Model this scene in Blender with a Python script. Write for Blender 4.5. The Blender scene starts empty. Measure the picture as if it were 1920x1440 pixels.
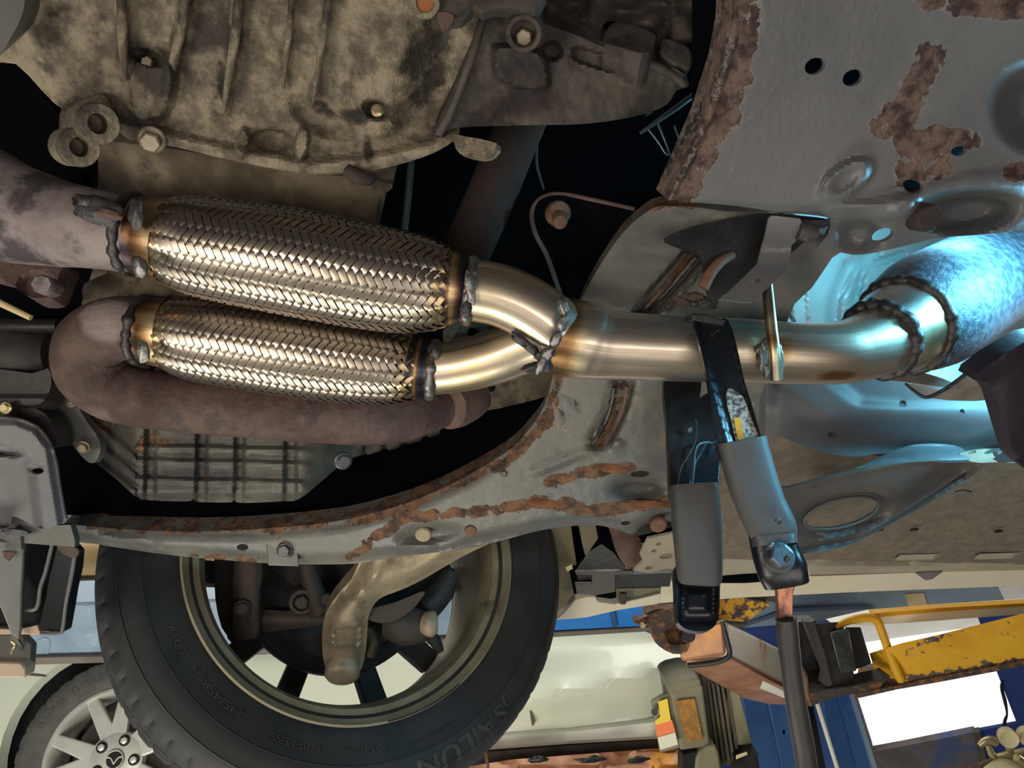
import bpy, bmesh, math, random
from mathutils import Vector, Matrix, noise
from mathutils.geometry import delaunay_2d_cdt
random.seed(7)
S = bpy.context.scene
COL = S.collection

# ------------------------------------------------------------------ camera, sky, lamps, exposure
FPX = 1450.0                                  # focal length in pixels of a 1920 x 1440 frame
PITCH, ROLL = math.radians(38), math.radians(8)
EYE = Vector((0, 0, 1.45))
FWD = Vector((0, math.cos(PITCH), math.sin(PITCH)))
_r0 = Vector((1, 0, 0)); _u0 = Vector((0, -math.sin(PITCH), math.cos(PITCH)))
RT = math.cos(ROLL) * _r0 - math.sin(ROLL) * _u0
UP = math.sin(ROLL) * _r0 + math.cos(ROLL) * _u0

def P(x, y, d):
    """world point at measured position (x, y) of the photograph and distance d along the view axis"""
    return EYE + d * (FWD + ((x - 960) / FPX) * RT + ((720 - y) / FPX) * UP)

cam = bpy.data.cameras.new('camera'); cam_o = bpy.data.objects.new('camera', cam); COL.objects.link(cam_o)
m = Matrix((RT, UP, -FWD)).transposed().to_4x4(); m.translation = EYE
cam_o.matrix_world = m
cam.sensor_width = 36; cam.lens = 36 * FPX / 1920; cam.clip_start = 0.02; cam.clip_end = 200
S.camera = cam_o

w = bpy.data.worlds.new('world'); S.world = w; w.use_nodes = True
bg = w.node_tree.nodes['Background']; bg.inputs[0].default_value = (1.0, 0.97, 0.92, 1); bg.inputs[1].default_value = 1.7

def lamp(name, kind, loc, target, power, color, size=0.3, size_y=None, spot=None):
    l = bpy.data.lights.new(name, kind); l.energy = power; l.color = color
    if kind == 'AREA':
        l.size = size
        if size_y: l.shape = 'RECTANGLE'; l.size_y = size_y
    else:
        l.shadow_soft_size = size
    if spot: l.spot_size = spot; l.spot_blend = .6
    o = bpy.data.objects.new(name, l); COL.objects.link(o); o.location = loc
    o.rotation_euler = (Vector(target) - Vector(loc)).to_track_quat('-Z', 'Y').to_euler()
    return o
# unseen key lights added low on the left and below the camera
lamp('key_light_left', 'AREA', (-0.80, -0.30, 1.10), P(450, 250, .62), 8, (1.0, 0.90, 0.76), .45, .45)
lamp('key_light_below', 'AREA', (0.22, -0.25, 0.70), P(860, 620, .75), 6.6, (1.0, 0.93, 0.85), 1.0, .7)
# strong blue-white inspection lamp up in the tunnel beside the converter
lamp('inspection_lamp', 'SPOT', P(1810, 392, .745), P(1700, 640, .86), 2.6, (0.22, 0.78, 1.0), .025, spot=2.2)
lamp('inspection_lamp_side', 'POINT', P(2050, 440, .66), P(1440, 900, .57), 6, (0.2, 0.72, 1.0), .03)
lamp('grip_fill_spot', 'SPOT', P(2010, 640, .47), P(1415, 880, .58), 4.5, (0.2, 0.68, 1.0), .03, spot=.85)  # extra cyan spot added to brighten the clamp grips
lamp('rail_fill_spot', 'SPOT', P(2080, 690, .92), P(1760, 810, 1.0), 5, (0.22, 0.74, 1.0), .03, spot=1.5)  # extra cyan spot added to bring light onto the chassis rail
# unseen area fill added on the right to brighten the lift boom
lamp('boom_fill_right', 'AREA', P(2700, 1000, 3.4), P(1400, 1240, 1.7), 34, (1.0, 0.97, 0.9), 1.2, 1.2)
# unseen spot added to whiten the pale boom face
lamp('boom_fill_spot', 'SPOT', (-0.1, 0.35, 0.45), P(1430, 1240, 1.7), 26, (1.0, 0.95, 0.86), .06, spot=.34)
# unseen fill light added low down to brighten the white car
lamp('car_fill_light', 'AREA', (-1.5, 1.30, 0.30), P(360, 1330, 2.6), 46, (1.0, 0.98, 0.84), 2.0, .6)
# ceiling tubes of the hall over the neighbouring bay
lamp('hall_tubes', 'AREA', (-0.3, 2.1, 4.2), (-0.3, 2.5, 1.5), 70, (1.0, 0.98, 0.9), 4.0, 1.6)

vs = S.view_settings
vs.view_transform = 'Standard'; vs.look = 'None'; vs.gamma = 1; vs.use_curve_mapping = False
vs.exposure = 0.0

# ------------------------------------------------------------------ materials
def lin(c):
    return tuple(((v / 12.92) if v <= .04045 else ((v + .055) / 1.055) ** 2.4) for v in (x / 255 for x in c)) + (1,)

MATS = {}
def mat(name, c1, c2=None, scale=12, rough=.5, rough2=None, metal=0.0, bump=0.0, bscale=60, rust=False, c3=None, c3scale=5, c3amt=.5,
        spec=.5, coat=0.0, aniso=0.0, soft=False, attr3=None, streak=None, emit=None, detail=6, distort=0.0):
    if name in MATS: return MATS[name]
    m = bpy.data.materials.new(name); MATS[name] = m; m.use_nodes = True
    nt = m.node_tree; N = nt.nodes; L = nt.links
    b = N['Principled BSDF']
    def nd(t, **k):
        n = N.new(t)
        for a, v in k.items(): setattr(n, a, v)
        return n
    tc = nd('ShaderNodeTexCoord')
    def noise_n(sc, det=detail, vec=None, dist=0.0):
        n = nd('ShaderNodeTexNoise'); n.inputs['Scale'].default_value = sc; n.inputs['Detail'].default_value = det; n.inputs['Roughness'].default_value = .62
        n.inputs['Distortion'].default_value = dist
        L.new(vec if vec is not None else tc.outputs['Object'], n.inputs['Vector']); return n
    def rng(src, a, bb, lo=0., hi=1.):
        r = nd('ShaderNodeMapRange'); r.interpolation_type = 'SMOOTHSTEP'; r.inputs[1].default_value = a; r.inputs[2].default_value = bb; r.inputs[3].default_value = lo; r.inputs[4].default_value = hi
        L.new(src, r.inputs[0]); return r.outputs[0]
    def mix(f, a, bb):
        x = nd('ShaderNodeMix'); x.data_type = 'RGBA'
        if isinstance(f, (int, float)): x.inputs[0].default_value = f
        else: L.new(f, x.inputs[0])
        for v, i in ((a, 6), (bb, 7)):
            if isinstance(v, tuple): x.inputs[i].default_value = v
            else: L.new(v, x.inputs[i])
        return x.outputs[2]
    def fmix(f, a, bb):
        x = nd('ShaderNodeMix')
        L.new(f, x.inputs[0])
        for v, i in ((a, 2), (bb, 3)):
            if isinstance(v, (int, float)): x.inputs[i].default_value = v
            else: L.new(v, x.inputs[i])
        return x.outputs[0]
    vec = None
    if streak:
        at = nd('ShaderNodeAttribute', attribute_name='tuv'); mp = nd('ShaderNodeMapping'); mp.inputs['Scale'].default_value = streak
        L.new(at.outputs['Vector'], mp.inputs['Vector']); vec = mp.outputs[0]
    n1 = noise_n(scale if not streak else 1.0, vec=vec, dist=distort)
    col = lin(c1); rg = rough
    f1 = rng(n1.outputs['Fac'], .36, .64)
    if c2: col = mix(f1, lin(c1), lin(c2))
    if rough2 is not None: rg = fmix(f1, rough, rough2)
    if c3:
        n3 = noise_n(c3scale, 8); f3 = rng(n3.outputs['Fac'], .62 - .25 * c3amt, .72 - .25 * c3amt)
        col = mix(f3, col, lin(c3))
    met = metal
    if attr3:                                   # a tint laid along a real mark of the piece: list of (value, colour)
        at = nd('ShaderNodeAttribute', attribute_name='tint'); nn = noise_n(35, 4)
        ad = nd('ShaderNodeMath', operation='MULTIPLY_ADD'); L.new(nn.outputs['Fac'], ad.inputs[0]); ad.inputs[1].default_value = .35
        sb = nd('ShaderNodeMath', operation='SUBTRACT'); L.new(at.outputs['Fac'], sb.inputs[0]); sb.inputs[1].default_value = .175
        L.new(sb.outputs[0], ad.inputs[2])
        cr = nd('ShaderNodeValToRGB'); e = cr.color_ramp.elements
        e[0].position = attr3[0][0]; e[0].color = lin(attr3[0][1]); e[1].position = attr3[-1][0]; e[1].color = lin(attr3[-1][1])
        for p_, c_ in attr3[1:-1]: q = e.new(p_); q.color = lin(c_)
        L.new(ad.outputs[0], cr.inputs[0])
        f = rng(ad.outputs[0], .12, .3)
        col = mix(f, col, cr.outputs[0])
    bsrc = None; bstr = bump
    if bump:
        nb = noise_n(bscale, 5); bsrc = nb.outputs['Fac']
    if rust:
        at = nd('ShaderNodeAttribute', attribute_name='rust'); nn = noise_n(55, 8)
        ma = nd('ShaderNodeMath', operation='MULTIPLY_ADD'); L.new(nn.outputs['Fac'], ma.inputs[0]); ma.inputs[1].default_value = 2.2; L.new(at.outputs['Fac'], ma.inputs[2])
        f = rng(ma.outputs[0], *((1.15, 1.75) if soft else (1.52, 1.60)))
        rn = noise_n(70, 6); rc = mix(rng(rn.outputs['Fac'], .38, .62), lin(rust[0]), lin(rust[1]))
        rim = rng(ma.outputs[0], 1.44, 1.54)
        if len(rust) > 2: col = mix(rim, col, lin(rust[2]))
        col = mix(f, col, rc); rg = fmix(f, rg, .92)
        if metal: met = fmix(f, metal, 0.0)
        hb = noise_n(95, 5); mm = nd('ShaderNodeMath', operation='MULTIPLY'); L.new(hb.outputs['Fac'], mm.inputs[0]); L.new(f, mm.inputs[1])
        rm = nd('ShaderNodeMath', operation='MULTIPLY_ADD'); L.new(f, rm.inputs[0]); rm.inputs[1].default_value = -.35; L.new(mm.outputs[0], rm.inputs[2])
        if bsrc is not None:
            a2 = nd('ShaderNodeMath', operation='MULTIPLY_ADD'); L.new(bsrc, a2.inputs[0]); a2.inputs[1].default_value = .25; L.new(rm.outputs[0], a2.inputs[2]); bsrc = bsrc if soft else a2.outputs[0]
        else: bsrc = rm.outputs[0]
        bstr = max(bump, .9)
    if bsrc is not None:
        bn = nd('ShaderNodeBump'); bn.inputs['Strength'].default_value = min(1, bstr); bn.inputs['Distance'].default_value = .004 if rust else .0025
        L.new(bsrc, bn.inputs['Height']); L.new(bn.outputs[0], b.inputs['Normal'])
    for v, key in ((col, 'Base Color'), (rg, 'Roughness'), (met, 'Metallic')):
        if isinstance(v, (tuple, int, float)): b.inputs[key].default_value = v
        else: L.new(v, b.inputs[key])
    b.inputs['Specular IOR Level'].default_value = spec
    b.inputs['Coat Weight'].default_value = coat
    if aniso:
        b.inputs['Anisotropic'].default_value = aniso; tg = nd('ShaderNodeTangent', direction_type='UV_MAP', uv_map='along'); L.new(tg.outputs[0], b.inputs['Tangent'])
    if emit: b.inputs['Emission Color'].default_value = lin(emit[0]); b.inputs['Emission Strength'].default_value = emit[1]
    return m

R_BROWN = ((58, 44, 42), (112, 92, 84), (134, 126, 120))
R_ORANGE = ((64, 49, 41), (120, 86, 62), (108, 96, 82))
def mats():
    mat('case_cast', (92, 84, 72), (144, 132, 111), 48, .8, .62, .1, .8, 170, c3=(54, 48, 42), c3scale=8, c3amt=.36, rust=((34, 31, 28), (52, 46, 40)), soft=True)  # second tone: soot and recess shade painted as soft dark patches
    mat('case_dirty', (84, 74, 60), (120, 108, 88), 22, .8, None, .0, .6, 260, c3=(58, 48, 40), c3scale=14, c3amt=.3)
    mat('gear_dark', (58, 54, 50), (88, 80, 72), 20, .62, .8, .1, .5, 110, c3=(46, 38, 36), c3scale=8, c3amt=.4)
    mat('void', (5, 6, 10), (8, 9, 13), 6, .95, spec=.05)  # near-black paint standing in for shade in gaps
    mat('black_paint', (22, 22, 25), (34, 33, 34), 18, .35, .55, 0, .12, 200)
    mat('black_gloss', (13, 17, 22), (22, 24, 28), 14, .16, .32, 0, .1, 130, c3=(84, 88, 90), c3scale=95, c3amt=-.1)
    mat('rubber', (58, 58, 60), (68, 68, 68), 30, .5, .6, 0, .1, 220)
    mat('tyre', (36, 36, 38), (50, 49, 48), 16, .62, .75, 0, .08, 180)
    mat('tyre_tread', (58, 56, 54), (72, 70, 67), 40, .8, .9, 0, .3, 220)
    mat('cable', (48, 48, 47), (60, 59, 57), 12, .5)
    mat('panel_paint', (98, 99, 102), (110, 111, 113), 5, .34, .46, .0, .06, 90, rust=R_BROWN, c3=(140, 134, 126), c3scale=3, c3amt=.05)
    mat('subframe_paint', (86, 86, 84), (106, 104, 97), 9, .4, .55, 0, .14, 70, rust=R_ORANGE, c3=(126, 118, 100), c3scale=34, c3amt=.06)
    mat('dark_paint', (52, 50, 50), (66, 62, 60), 10, .5, .6, 0, .15, 90, rust=R_BROWN)
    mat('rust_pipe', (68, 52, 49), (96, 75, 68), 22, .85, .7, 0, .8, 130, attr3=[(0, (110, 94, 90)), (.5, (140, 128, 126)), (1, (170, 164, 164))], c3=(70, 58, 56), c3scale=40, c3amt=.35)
    mat('rust_dark', (40, 32, 31), (56, 45, 42), 14, .8, None, 0, .4, 110)
    mat('rust_brown', (70, 56, 52), (102, 80, 70), 18, .8, None, 0, .4, 110)
    mat('rust_orange', (96, 60, 42), (150, 94, 58), 30, .9, None, 0, .6, 110)
    mat('old_pipe', (116, 104, 106), (150, 140, 138), 16, .55, .7, .3, .3, 90, c3=(70, 64, 68), c3scale=10, c3amt=.35)
    tint = [(0.0, (190, 184, 174)), (.3, (204, 186, 150)), (.5, (156, 118, 80)), (.68, (106, 80, 62)), (.82, (74, 80, 98)), (1.0, (60, 60, 64))]
    mat('steel', (180, 164, 146), (222, 208, 190), 1, .46, .34, 1.0, .04, 160, attr3=tint, streak=(4, 260, 260))
    mat('steel_rings', (186, 178, 168), (206, 202, 196), 20, .40, .32, 1.0, 0, 160, attr3=tint)
    mat('wire', (148, 138, 127), (178, 167, 154), 1, .36, .28, 1.0, .0, 100, aniso=.45, attr3=[(0, (160, 152, 138)), (.35, (172, 152, 118)), (.7, (160, 124, 84)), (1, (120, 86, 56))], streak=(9, 600, 600))
    mat('weld', (110, 108, 106), (150, 148, 146), 60, .5, .4, .9, .5, 130)
    mat('weld_dark', (56, 54, 55), (84, 82, 82), 50, .55, .45, .7, .6, 120)
    mat('bolt_steel', (120, 108, 92), (150, 138, 120), 40, .5, None, .6, .3, 140)
    mat('bolt_rust', (86, 62, 50), (124, 92, 72), 50, .8, None, .2, .4, 140)
    mat('bolt_grey', (70, 72, 76), (96, 98, 100), 40, .42, None, .6, .2, 140)
    mat('bolt_blue', (88, 104, 116), (104, 120, 130), 40, .35, None, .5, .3, 140)
    mat('copper', (176, 118, 92), (150, 104, 84), 40, .4, .3, .9, .2, 80, c3=(70, 52, 46), c3scale=24, c3amt=.3)
    mat('alloy_arm', (142, 128, 106), (164, 150, 126), 18, .5, .6, .35, .3, 190, c3=(112, 100, 84), c3scale=8, c3amt=.2)
    mat('rim_dirty', (150, 142, 118), (168, 160, 134), 20, .45, .55, .4, .12, 120, c3=(92, 82, 64), c3scale=9, c3amt=.2)
    mat('rim_back', (40, 34, 28), (56, 48, 40), 18, .7)
    mat('brake_dark', (24, 23, 24), (33, 30, 28), 20, .75, None, 0, .3, 120)
    mat('knuckle', (52, 47, 42), (68, 60, 52), 20, .65, None, .2, .35, 130)
    mat('pan_paint', (68, 66, 60), (90, 87, 78), 16, .45, .6, .1, .25, 120, c3=(60, 56, 52), c3scale=6, c3amt=.35, rust=((96, 70, 52), (126, 94, 68)))
    mat('guard_plastic', (98, 98, 100), (112, 112, 114), 10, .5, .6, 0, .1, 120, c3=(164, 164, 162), c3scale=24, c3amt=-.05)
    mat('guard_metal', (96, 96, 92), (112, 112, 108), 9, .45, None, .2, .1, 90)
    mat('tan_metal', (176, 152, 132), (188, 166, 144), 9, .6)
    mat('black_plastic', (18, 19, 23), (26, 27, 31), 9, .3)
    mat('floor_paint', (106, 97, 86), (122, 112, 99), 60, .8, None, 0, .5, 240)
    mat('rail_paint', (88, 90, 95), (100, 102, 105), 7, .5, .58, 0, .1, 90)
    mat('plate_paint', (74, 71, 70), (92, 87, 82), 7, .5, None, 0, .08, 120)
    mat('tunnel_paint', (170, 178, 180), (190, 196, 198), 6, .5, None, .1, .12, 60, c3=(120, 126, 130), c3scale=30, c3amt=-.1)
    mat('cat_shell', (70, 78, 92), (108, 118, 130), 130, .5, .6, .5, .6, 240)
    mat('shield_alloy', (150, 140, 130), (176, 166, 154), 30, .45, None, .6, .5, 60)
    mat('dark_bracket', (30, 27, 38), (46, 38, 50), 10, .5, None, 0, .2, 90)
    mat('sill_tan', (150, 142, 124), (164, 156, 136), 8, .6)
    mat('body_cream', (212, 202, 178), (222, 212, 190), 6, .45)
    mat('white_car', (230, 236, 214), (236, 240, 222), 3, .25, coat=.6)
    mat('car_black', (26, 26, 28), (36, 36, 38), 9, .4)
    mat('alloy_bright', (220, 218, 212), (232, 230, 224), 12, .3, .36, .35)
    mat('tyre_far', (84, 84, 82), (98, 97, 92), 20, .8)
    mat('beam_blue', (128, 150, 176), (150, 170, 190), 5, .35, .5, .1, c3=(176, 196, 208), c3scale=9, c3amt=.05)
    mat('beam_bright_blue', (40, 120, 210), (60, 140, 224), 3, .35)
    mat('post_blue', (40, 78, 136), (58, 96, 150), 5, .42, None, 0, .05, 60)
    mat('yellow_paint', (204, 148, 14), (216, 162, 28), 9, .5, .6, 0, .1, 90, rust=((70, 56, 50), (104, 88, 80), (170, 130, 70)))
    mat('lift_rust', (150, 100, 74), (176, 124, 90), 10, .5, .4, .2, .25, 60, c3=(206, 140, 52), c3scale=6, c3amt=.15)
    mat('lift_pale', (236, 228, 214), (242, 238, 228), 12, .4, None, 0, .3, 60, c3=(214, 156, 60), c3scale=5, c3amt=.15)  # light on the boom's side face is put into this pale colour
    mat('lift_dark', (46, 42, 40), (64, 58, 56), 14, .6, None, 0, .3, 60, rust=((92, 60, 40), (130, 90, 60)))
    mat('steel_grey', (108, 100, 94), (126, 118, 110), 10, .55, None, .2)
    mat('sticker_tan', (214, 194, 150), (224, 206, 166), 20, .7)
    mat('tan_tube', (186, 158, 110), (196, 170, 124), 6, .5)
    mat('dark_tube', (84, 80, 72), (96, 92, 82), 6, .5)
    mat('motor_grey', (128, 122, 98), (142, 136, 110), 10, .6)
    mat('motor_dark', (84, 78, 66), (96, 90, 76), 10, .6)
    mat('label_yellow', (244, 208, 0), None, 5, .5); mat('label_orange', (250, 116, 20), None, 5, .5); mat('label_white', (226, 224, 196), None, 5, .5)
    mat('label_amber', (190, 134, 56), (150, 110, 60), 60, .5)
    mat('label_worn', (60, 58, 56), (170, 164, 152), 300, .4, None, .1, .3, 120, detail=2)
    mat('label_gold', (214, 158, 40), (196, 130, 40), 60, .5)
    mat('wall_blue', (52, 76, 150), (62, 86, 160), 2, .7)
    mat('wall_worn', (126, 118, 120), (150, 140, 136), 5, .8, c3=(100, 122, 168), c3scale=3, c3amt=.4)
    mat('floor_conc', (128, 124, 118), (144, 140, 132), 3, .7, None, 0, .1, 30)
    mat('ceil', (190, 188, 180), (200, 198, 190), 2, .8)
    mat('brass', (196, 178, 130), (214, 200, 158), 20, .3, None, .8)
    mat('gauge_tan', (206, 188, 140), (220, 204, 160), 12, .5)
    mat('rod_blue_lit', (96, 120, 124), (120, 144, 148), 20, .3, None, .7)  # blue lamp light on the rods is put into the base colour
    mat('rod_steel', (120, 106, 90), (150, 136, 118), 1, .44, .36, 1, .05, 200, attr3=tint, streak=(6, 200, 200))
    mat('hose', (42, 40, 40), (58, 54, 50), 14, .6, None, 0, .2, 60)
    mat('stick_tan', (190, 168, 126), (204, 184, 142), 14, .6)
    mat('boot', (34, 32, 32), (44, 42, 40), 20, .6)
mats()
# ------------------------------------------------------------------ building helpers
def tag(o, label=None, cat=None, group=None, kind=None):
    for k, v in (('label', label), ('category', cat), ('group', group), ('kind', kind)):
        if v: o[k] = v
    return o

def thing(name, label, cat, loc, group=None):
    o = bpy.data.objects.new(name, None); COL.objects.link(o); o.location = loc; o.empty_display_size = .05
    return tag(o, label, cat, group)

def world_loc(o):
    v = Vector((0, 0, 0))
    while o is not None: v = v + o.location; o = o.parent
    return v

def obj(name, verts, faces, material, parent=None, smooth=40, attrs=None, bevel=None, label=None, cat=None, kind=None, group=None, loc=None):
    """one mesh object from world-space vertices; its origin sits at the middle of the piece"""
    vs_ = [Vector(v) for v in verts]
    c = sum(vs_, Vector((0, 0, 0))) / len(vs_) if loc is None else Vector(loc)
    me = bpy.data.meshes.new(name); me.from_pydata([v - c for v in vs_], [], faces); me.update()
    for k, (typ, data) in (attrs or {}).items():
        if typ == 'UV':
            u = me.uv_layers.new(name=k); li = [0] * len(me.loops); me.loops.foreach_get('vertex_index', li)
            u.data.foreach_set('uv', [c_ for i in li for c_ in data[i]])
        elif typ == 'F':
            a = me.attributes.new(k, 'FLOAT', 'POINT'); a.data.foreach_set('value', data)
        else:
            a = me.attributes.new(k, 'FLOAT_VECTOR', 'POINT'); a.data.foreach_set('vector', [x for v in data for x in v])
    if smooth:
        me.polygons.foreach_set('use_smooth', [True] * len(me.polygons))
        me.set_sharp_from_angle(angle=math.radians(smooth))
    me.materials.append(MATS[material])
    o = bpy.data.objects.new(name, me); COL.objects.link(o)
    if parent is not None: o.parent = parent; o.location = c - world_loc(parent)
    else: o.location = c
    if bevel:
        b = o.modifiers.new('bevel', 'BEVEL'); b.width = bevel; b.segments = 2; b.limit_method = 'ANGLE'; b.angle_limit = math.radians(45)
    return tag(o, label, cat, group, kind)

def cr(pts, n=6, closed=False):
    """Catmull-Rom through tuples of any length"""
    k = len(pts); out = []
    rngs = range(k) if closed else range(k - 1)
    for i in rngs:
        if closed: a, b, c, d = (pts[(i + j) % k] for j in (-1, 0, 1, 2))
        else: a, b, c, d = pts[max(i - 1, 0)], pts[i], pts[i + 1], pts[min(i + 2, k - 1)]
        for s in range(n):
            t = s / n
            out.append(tuple(.5 * (2 * b[q] + (c[q] - a[q]) * t + (2 * a[q] - 5 * b[q] + 4 * c[q] - d[q]) * t * t + (3 * b[q] - a[q] - 3 * c[q] + d[q]) * t ** 3) for q in range(len(b))))
    if not closed: out.append(tuple(pts[-1]))
    return out

def pl(a, b, c):
    """depth over a flat plate through three measured points"""
    M3 = Matrix(((1, a[0], a[1]), (1, b[0], b[1]), (1, c[0], c[1])))
    k = M3.inverted() @ Vector((1 / a[2], 1 / b[2], 1 / c[2]))
    return lambda x, y: 1 / max(.1, k[0] + k[1] * x + k[2] * y)

def inside(x, y, poly):
    c = False; j = len(poly) - 1
    for i in range(len(poly)):
        xi, yi = poly[i][:2]; xj, yj = poly[j][:2]
        if (yi > y) != (yj > y) and x < (xj - xi) * (y - yi) / (yj - yi) + xi: c = not c
        j = i
    return c

def segd(x, y, pts):
    """distance to a polyline"""
    best = 1e9
    for (ax, ay), (bx, by) in zip(pts, pts[1:]):
        dx, dy = bx - ax, by - ay; t = ((x - ax) * dx + (y - ay) * dy) / (dx * dx + dy * dy + 1e-9); t = max(0, min(1, t))
        best = min(best, math.hypot(x - ax - t * dx, y - ay - t * dy))
    return best

def el(x, y, cx, cy, rx, ry, a=0):
    ca, sa = math.cos(math.radians(a)), math.sin(math.radians(a)); dx, dy = x - cx, y - cy
    return math.hypot((dx * ca + dy * sa) / rx, (-dx * sa + dy * ca) / ry)
def ss(a, b, t):
    t = max(0, min(1, (t - a) / (b - a))); return t * t * (3 - 2 * t)
def ell(cx, cy, rx, ry, a=0, n=20):
    ca, sa = math.cos(math.radians(a)), math.sin(math.radians(a))
    return [(cx + rx * math.cos(t) * ca - ry * math.sin(t) * sa, cy + rx * math.cos(t) * sa + ry * math.sin(t) * ca) for t in (2 * math.pi * i / n for i in range(n))]

def plate(name, outline, depth, material, parent=None, thick=.003, h=None, holes=(), step=None, rust=None, tint=None, bevel=None, smooth=35, away=None, rust_back=None, **kw):
    """a sheet or casting: an outline measured on the photograph, laid on its own surface (depth), embossed by h (metres
    towards the viewer), with holes cut right through and a real thickness behind"""
    pts = [(float(x), float(y)) for x, y in outline]
    if step:
        q = []
        for i, a in enumerate(pts):
            b = pts[(i + 1) % len(pts)]; n = max(1, int(math.hypot(b[0] - a[0], b[1] - a[1]) / step))
            q += [(a[0] + (b[0] - a[0]) * k / n, a[1] + (b[1] - a[1]) * k / n) for k in range(n)]
        pts = q
    V2 = list(pts); E = [(i, (i + 1) % len(pts)) for i in range(len(pts))]
    for hp in holes:
        s = len(V2); V2 += [(float(x), float(y)) for x, y in hp]; E += [(s + i, s + (i + 1) % len(hp)) for i in range(len(hp))]
    if step:
        xs = [p[0] for p in pts]; ys = [p[1] for p in pts]
        y = min(ys) + step * .5; r = 0
        while y < max(ys):
            x = min(xs) + step * (.5 if r % 2 else 0.01)
            while x < max(xs):
                if inside(x, y, pts) and not any(inside(x, y, hp) for hp in holes): V2.append((x, y))
                x += step
            y += step * .87; r += 1
    vo, _e, fo, _a, _b, _c = delaunay_2d_cdt([Vector(v) for v in V2], E, [], 1, 1e-4)
    F = []
    for f in fo:
        cx = sum(vo[i][0] for i in f) / len(f); cy = sum(vo[i][1] for i in f) / len(f)
        if any(inside(cx, cy, hp) for hp in holes) or not inside(cx, cy, pts): continue
        F.append(list(f))
    dep = depth if callable(depth) else (lambda x, y: depth)
    W = []
    for v in vo:
        d = dep(v[0], v[1]) - (h(v[0], v[1]) if h else 0)
        W.append(P(v[0], v[1], d))
    nrm = Vector((0, 0, 0))
    for f in F:
        nrm += (W[f[1]] - W[f[0]]).cross(W[f[2]] - W[f[0]])
    nrm.normalize()
    ctr = sum(W, Vector()) / len(W)
    if nrm.dot(ctr - EYE) > 0: nrm = -nrm; F = [f[::-1] for f in F]
    off = -nrm * thick if away is None else Vector(away) * thick
    n = len(W); cnt = {}
    for f in F:
        for i in range(len(f)):
            a, b = f[i], f[(i + 1) % len(f)]; cnt[(a, b)] = 1
    side = [(b, a, a + n, b + n) for (a, b) in cnt if (b, a) not in cnt]
    faces = F + [[i + n for i in f[::-1]] for f in F] + side
    verts = W + [v + off for v in W]
    at = {}
    if rust: r_ = [rust(v[0], v[1]) for v in vo]; at['rust'] = ('F', r_ + [v if rust_back is None else rust_back for v in r_])
    if tint: r_ = [tint(v[0], v[1]) for v in vo]; at['tint'] = ('F', r_ + r_)
    return obj(name, verts, faces, material, parent, smooth, at, bevel, **kw)

def frames(pts):
    T = []
    for i in range(len(pts)):
        t = pts[min(i + 1, len(pts) - 1)] - pts[max(i - 1, 0)]; T.append(t.normalized())
    n = T[0].orthogonal().normalized()
    # start the section so that its first normal faces the camera
    v = (EYE - pts[0]); v = v - T[0] * v.dot(T[0])
    if v.length > 1e-6: n = v.normalized()
    out = []
    for t in T:
        n = (n - t * n.dot(t)).normalized(); out.append((t, n, t.cross(n)))
    return out

def tube(name, path, material, parent=None, seg=28, caps=True, tint=None, wob=None, inner=None, smooth=50, **kw):
    """path: (world point, radius) pairs"""
    pts = [Vector(p) for p, r in path]; R = [r for p, r in path]; fr = frames(pts)
    V, Fa, tuv, tn = [], [], [], []; ln = 0
    for i, (p, (t, n, b)) in enumerate(zip(pts, fr)):
        if i: ln += (pts[i] - pts[i - 1]).length
        for k in range(seg):
            a = 2 * math.pi * k / seg; r = R[i] * (1 + (wob(i, a) if wob else 0))
            V.append(p + n * (r * math.cos(a)) + b * (r * math.sin(a)))
            tuv.append((ln, math.cos(a) * .03, math.sin(a) * .03)); tn.append(tint(i / (len(pts) - 1), a) if tint else 0.0)
    for i in range(len(pts) - 1):
        for k in range(seg):
            a, b2 = i * seg + k, i * seg + (k + 1) % seg; Fa.append((a, b2, b2 + seg, a + seg))
    if inner:                                   # open pipe ends: go back inside
        for i, (p, (t, n, b)) in reversed(list(enumerate(zip(pts, fr)))):
            for k in range(seg):
                a = 2 * math.pi * k / seg; r = R[i] - inner
                V.append(p + n * (r * math.cos(a)) + b * (r * math.sin(a))); tuv.append((0, 0, 0)); tn.append(0)
        m_ = len(pts)
        for i in range(m_ - 1, 2 * m_ - 1):
            for k in range(seg):
                a, b2 = i * seg + k, i * seg + (k + 1) % seg; Fa.append((a, b2, b2 + seg, a + seg))
        for k in range(seg):
            a, b2 = (2 * m_ - 1) * seg + k, (2 * m_ - 1) * seg + (k + 1) % seg; Fa.append((a, b2, (k + 1) % seg, k))
    elif caps:
        Fa.append(tuple(range(seg))[::-1]); Fa.append(tuple((len(pts) - 1) * seg + k for k in range(seg)))
    return obj(name, V, Fa, material, parent, smooth, {'tuv': ('V', tuv), 'tint': ('F', tn)}, **kw)

def ptube(name, path, material, parent=None, n=6, **kw):
    """path of (x, y, depth, half-width) measured on the photograph"""
    q = cr(path, n) if n > 1 else path
    return tube(name, [(P(x, y, d), r * d / FPX) for x, y, d, r in q], material, parent, **kw)

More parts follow.
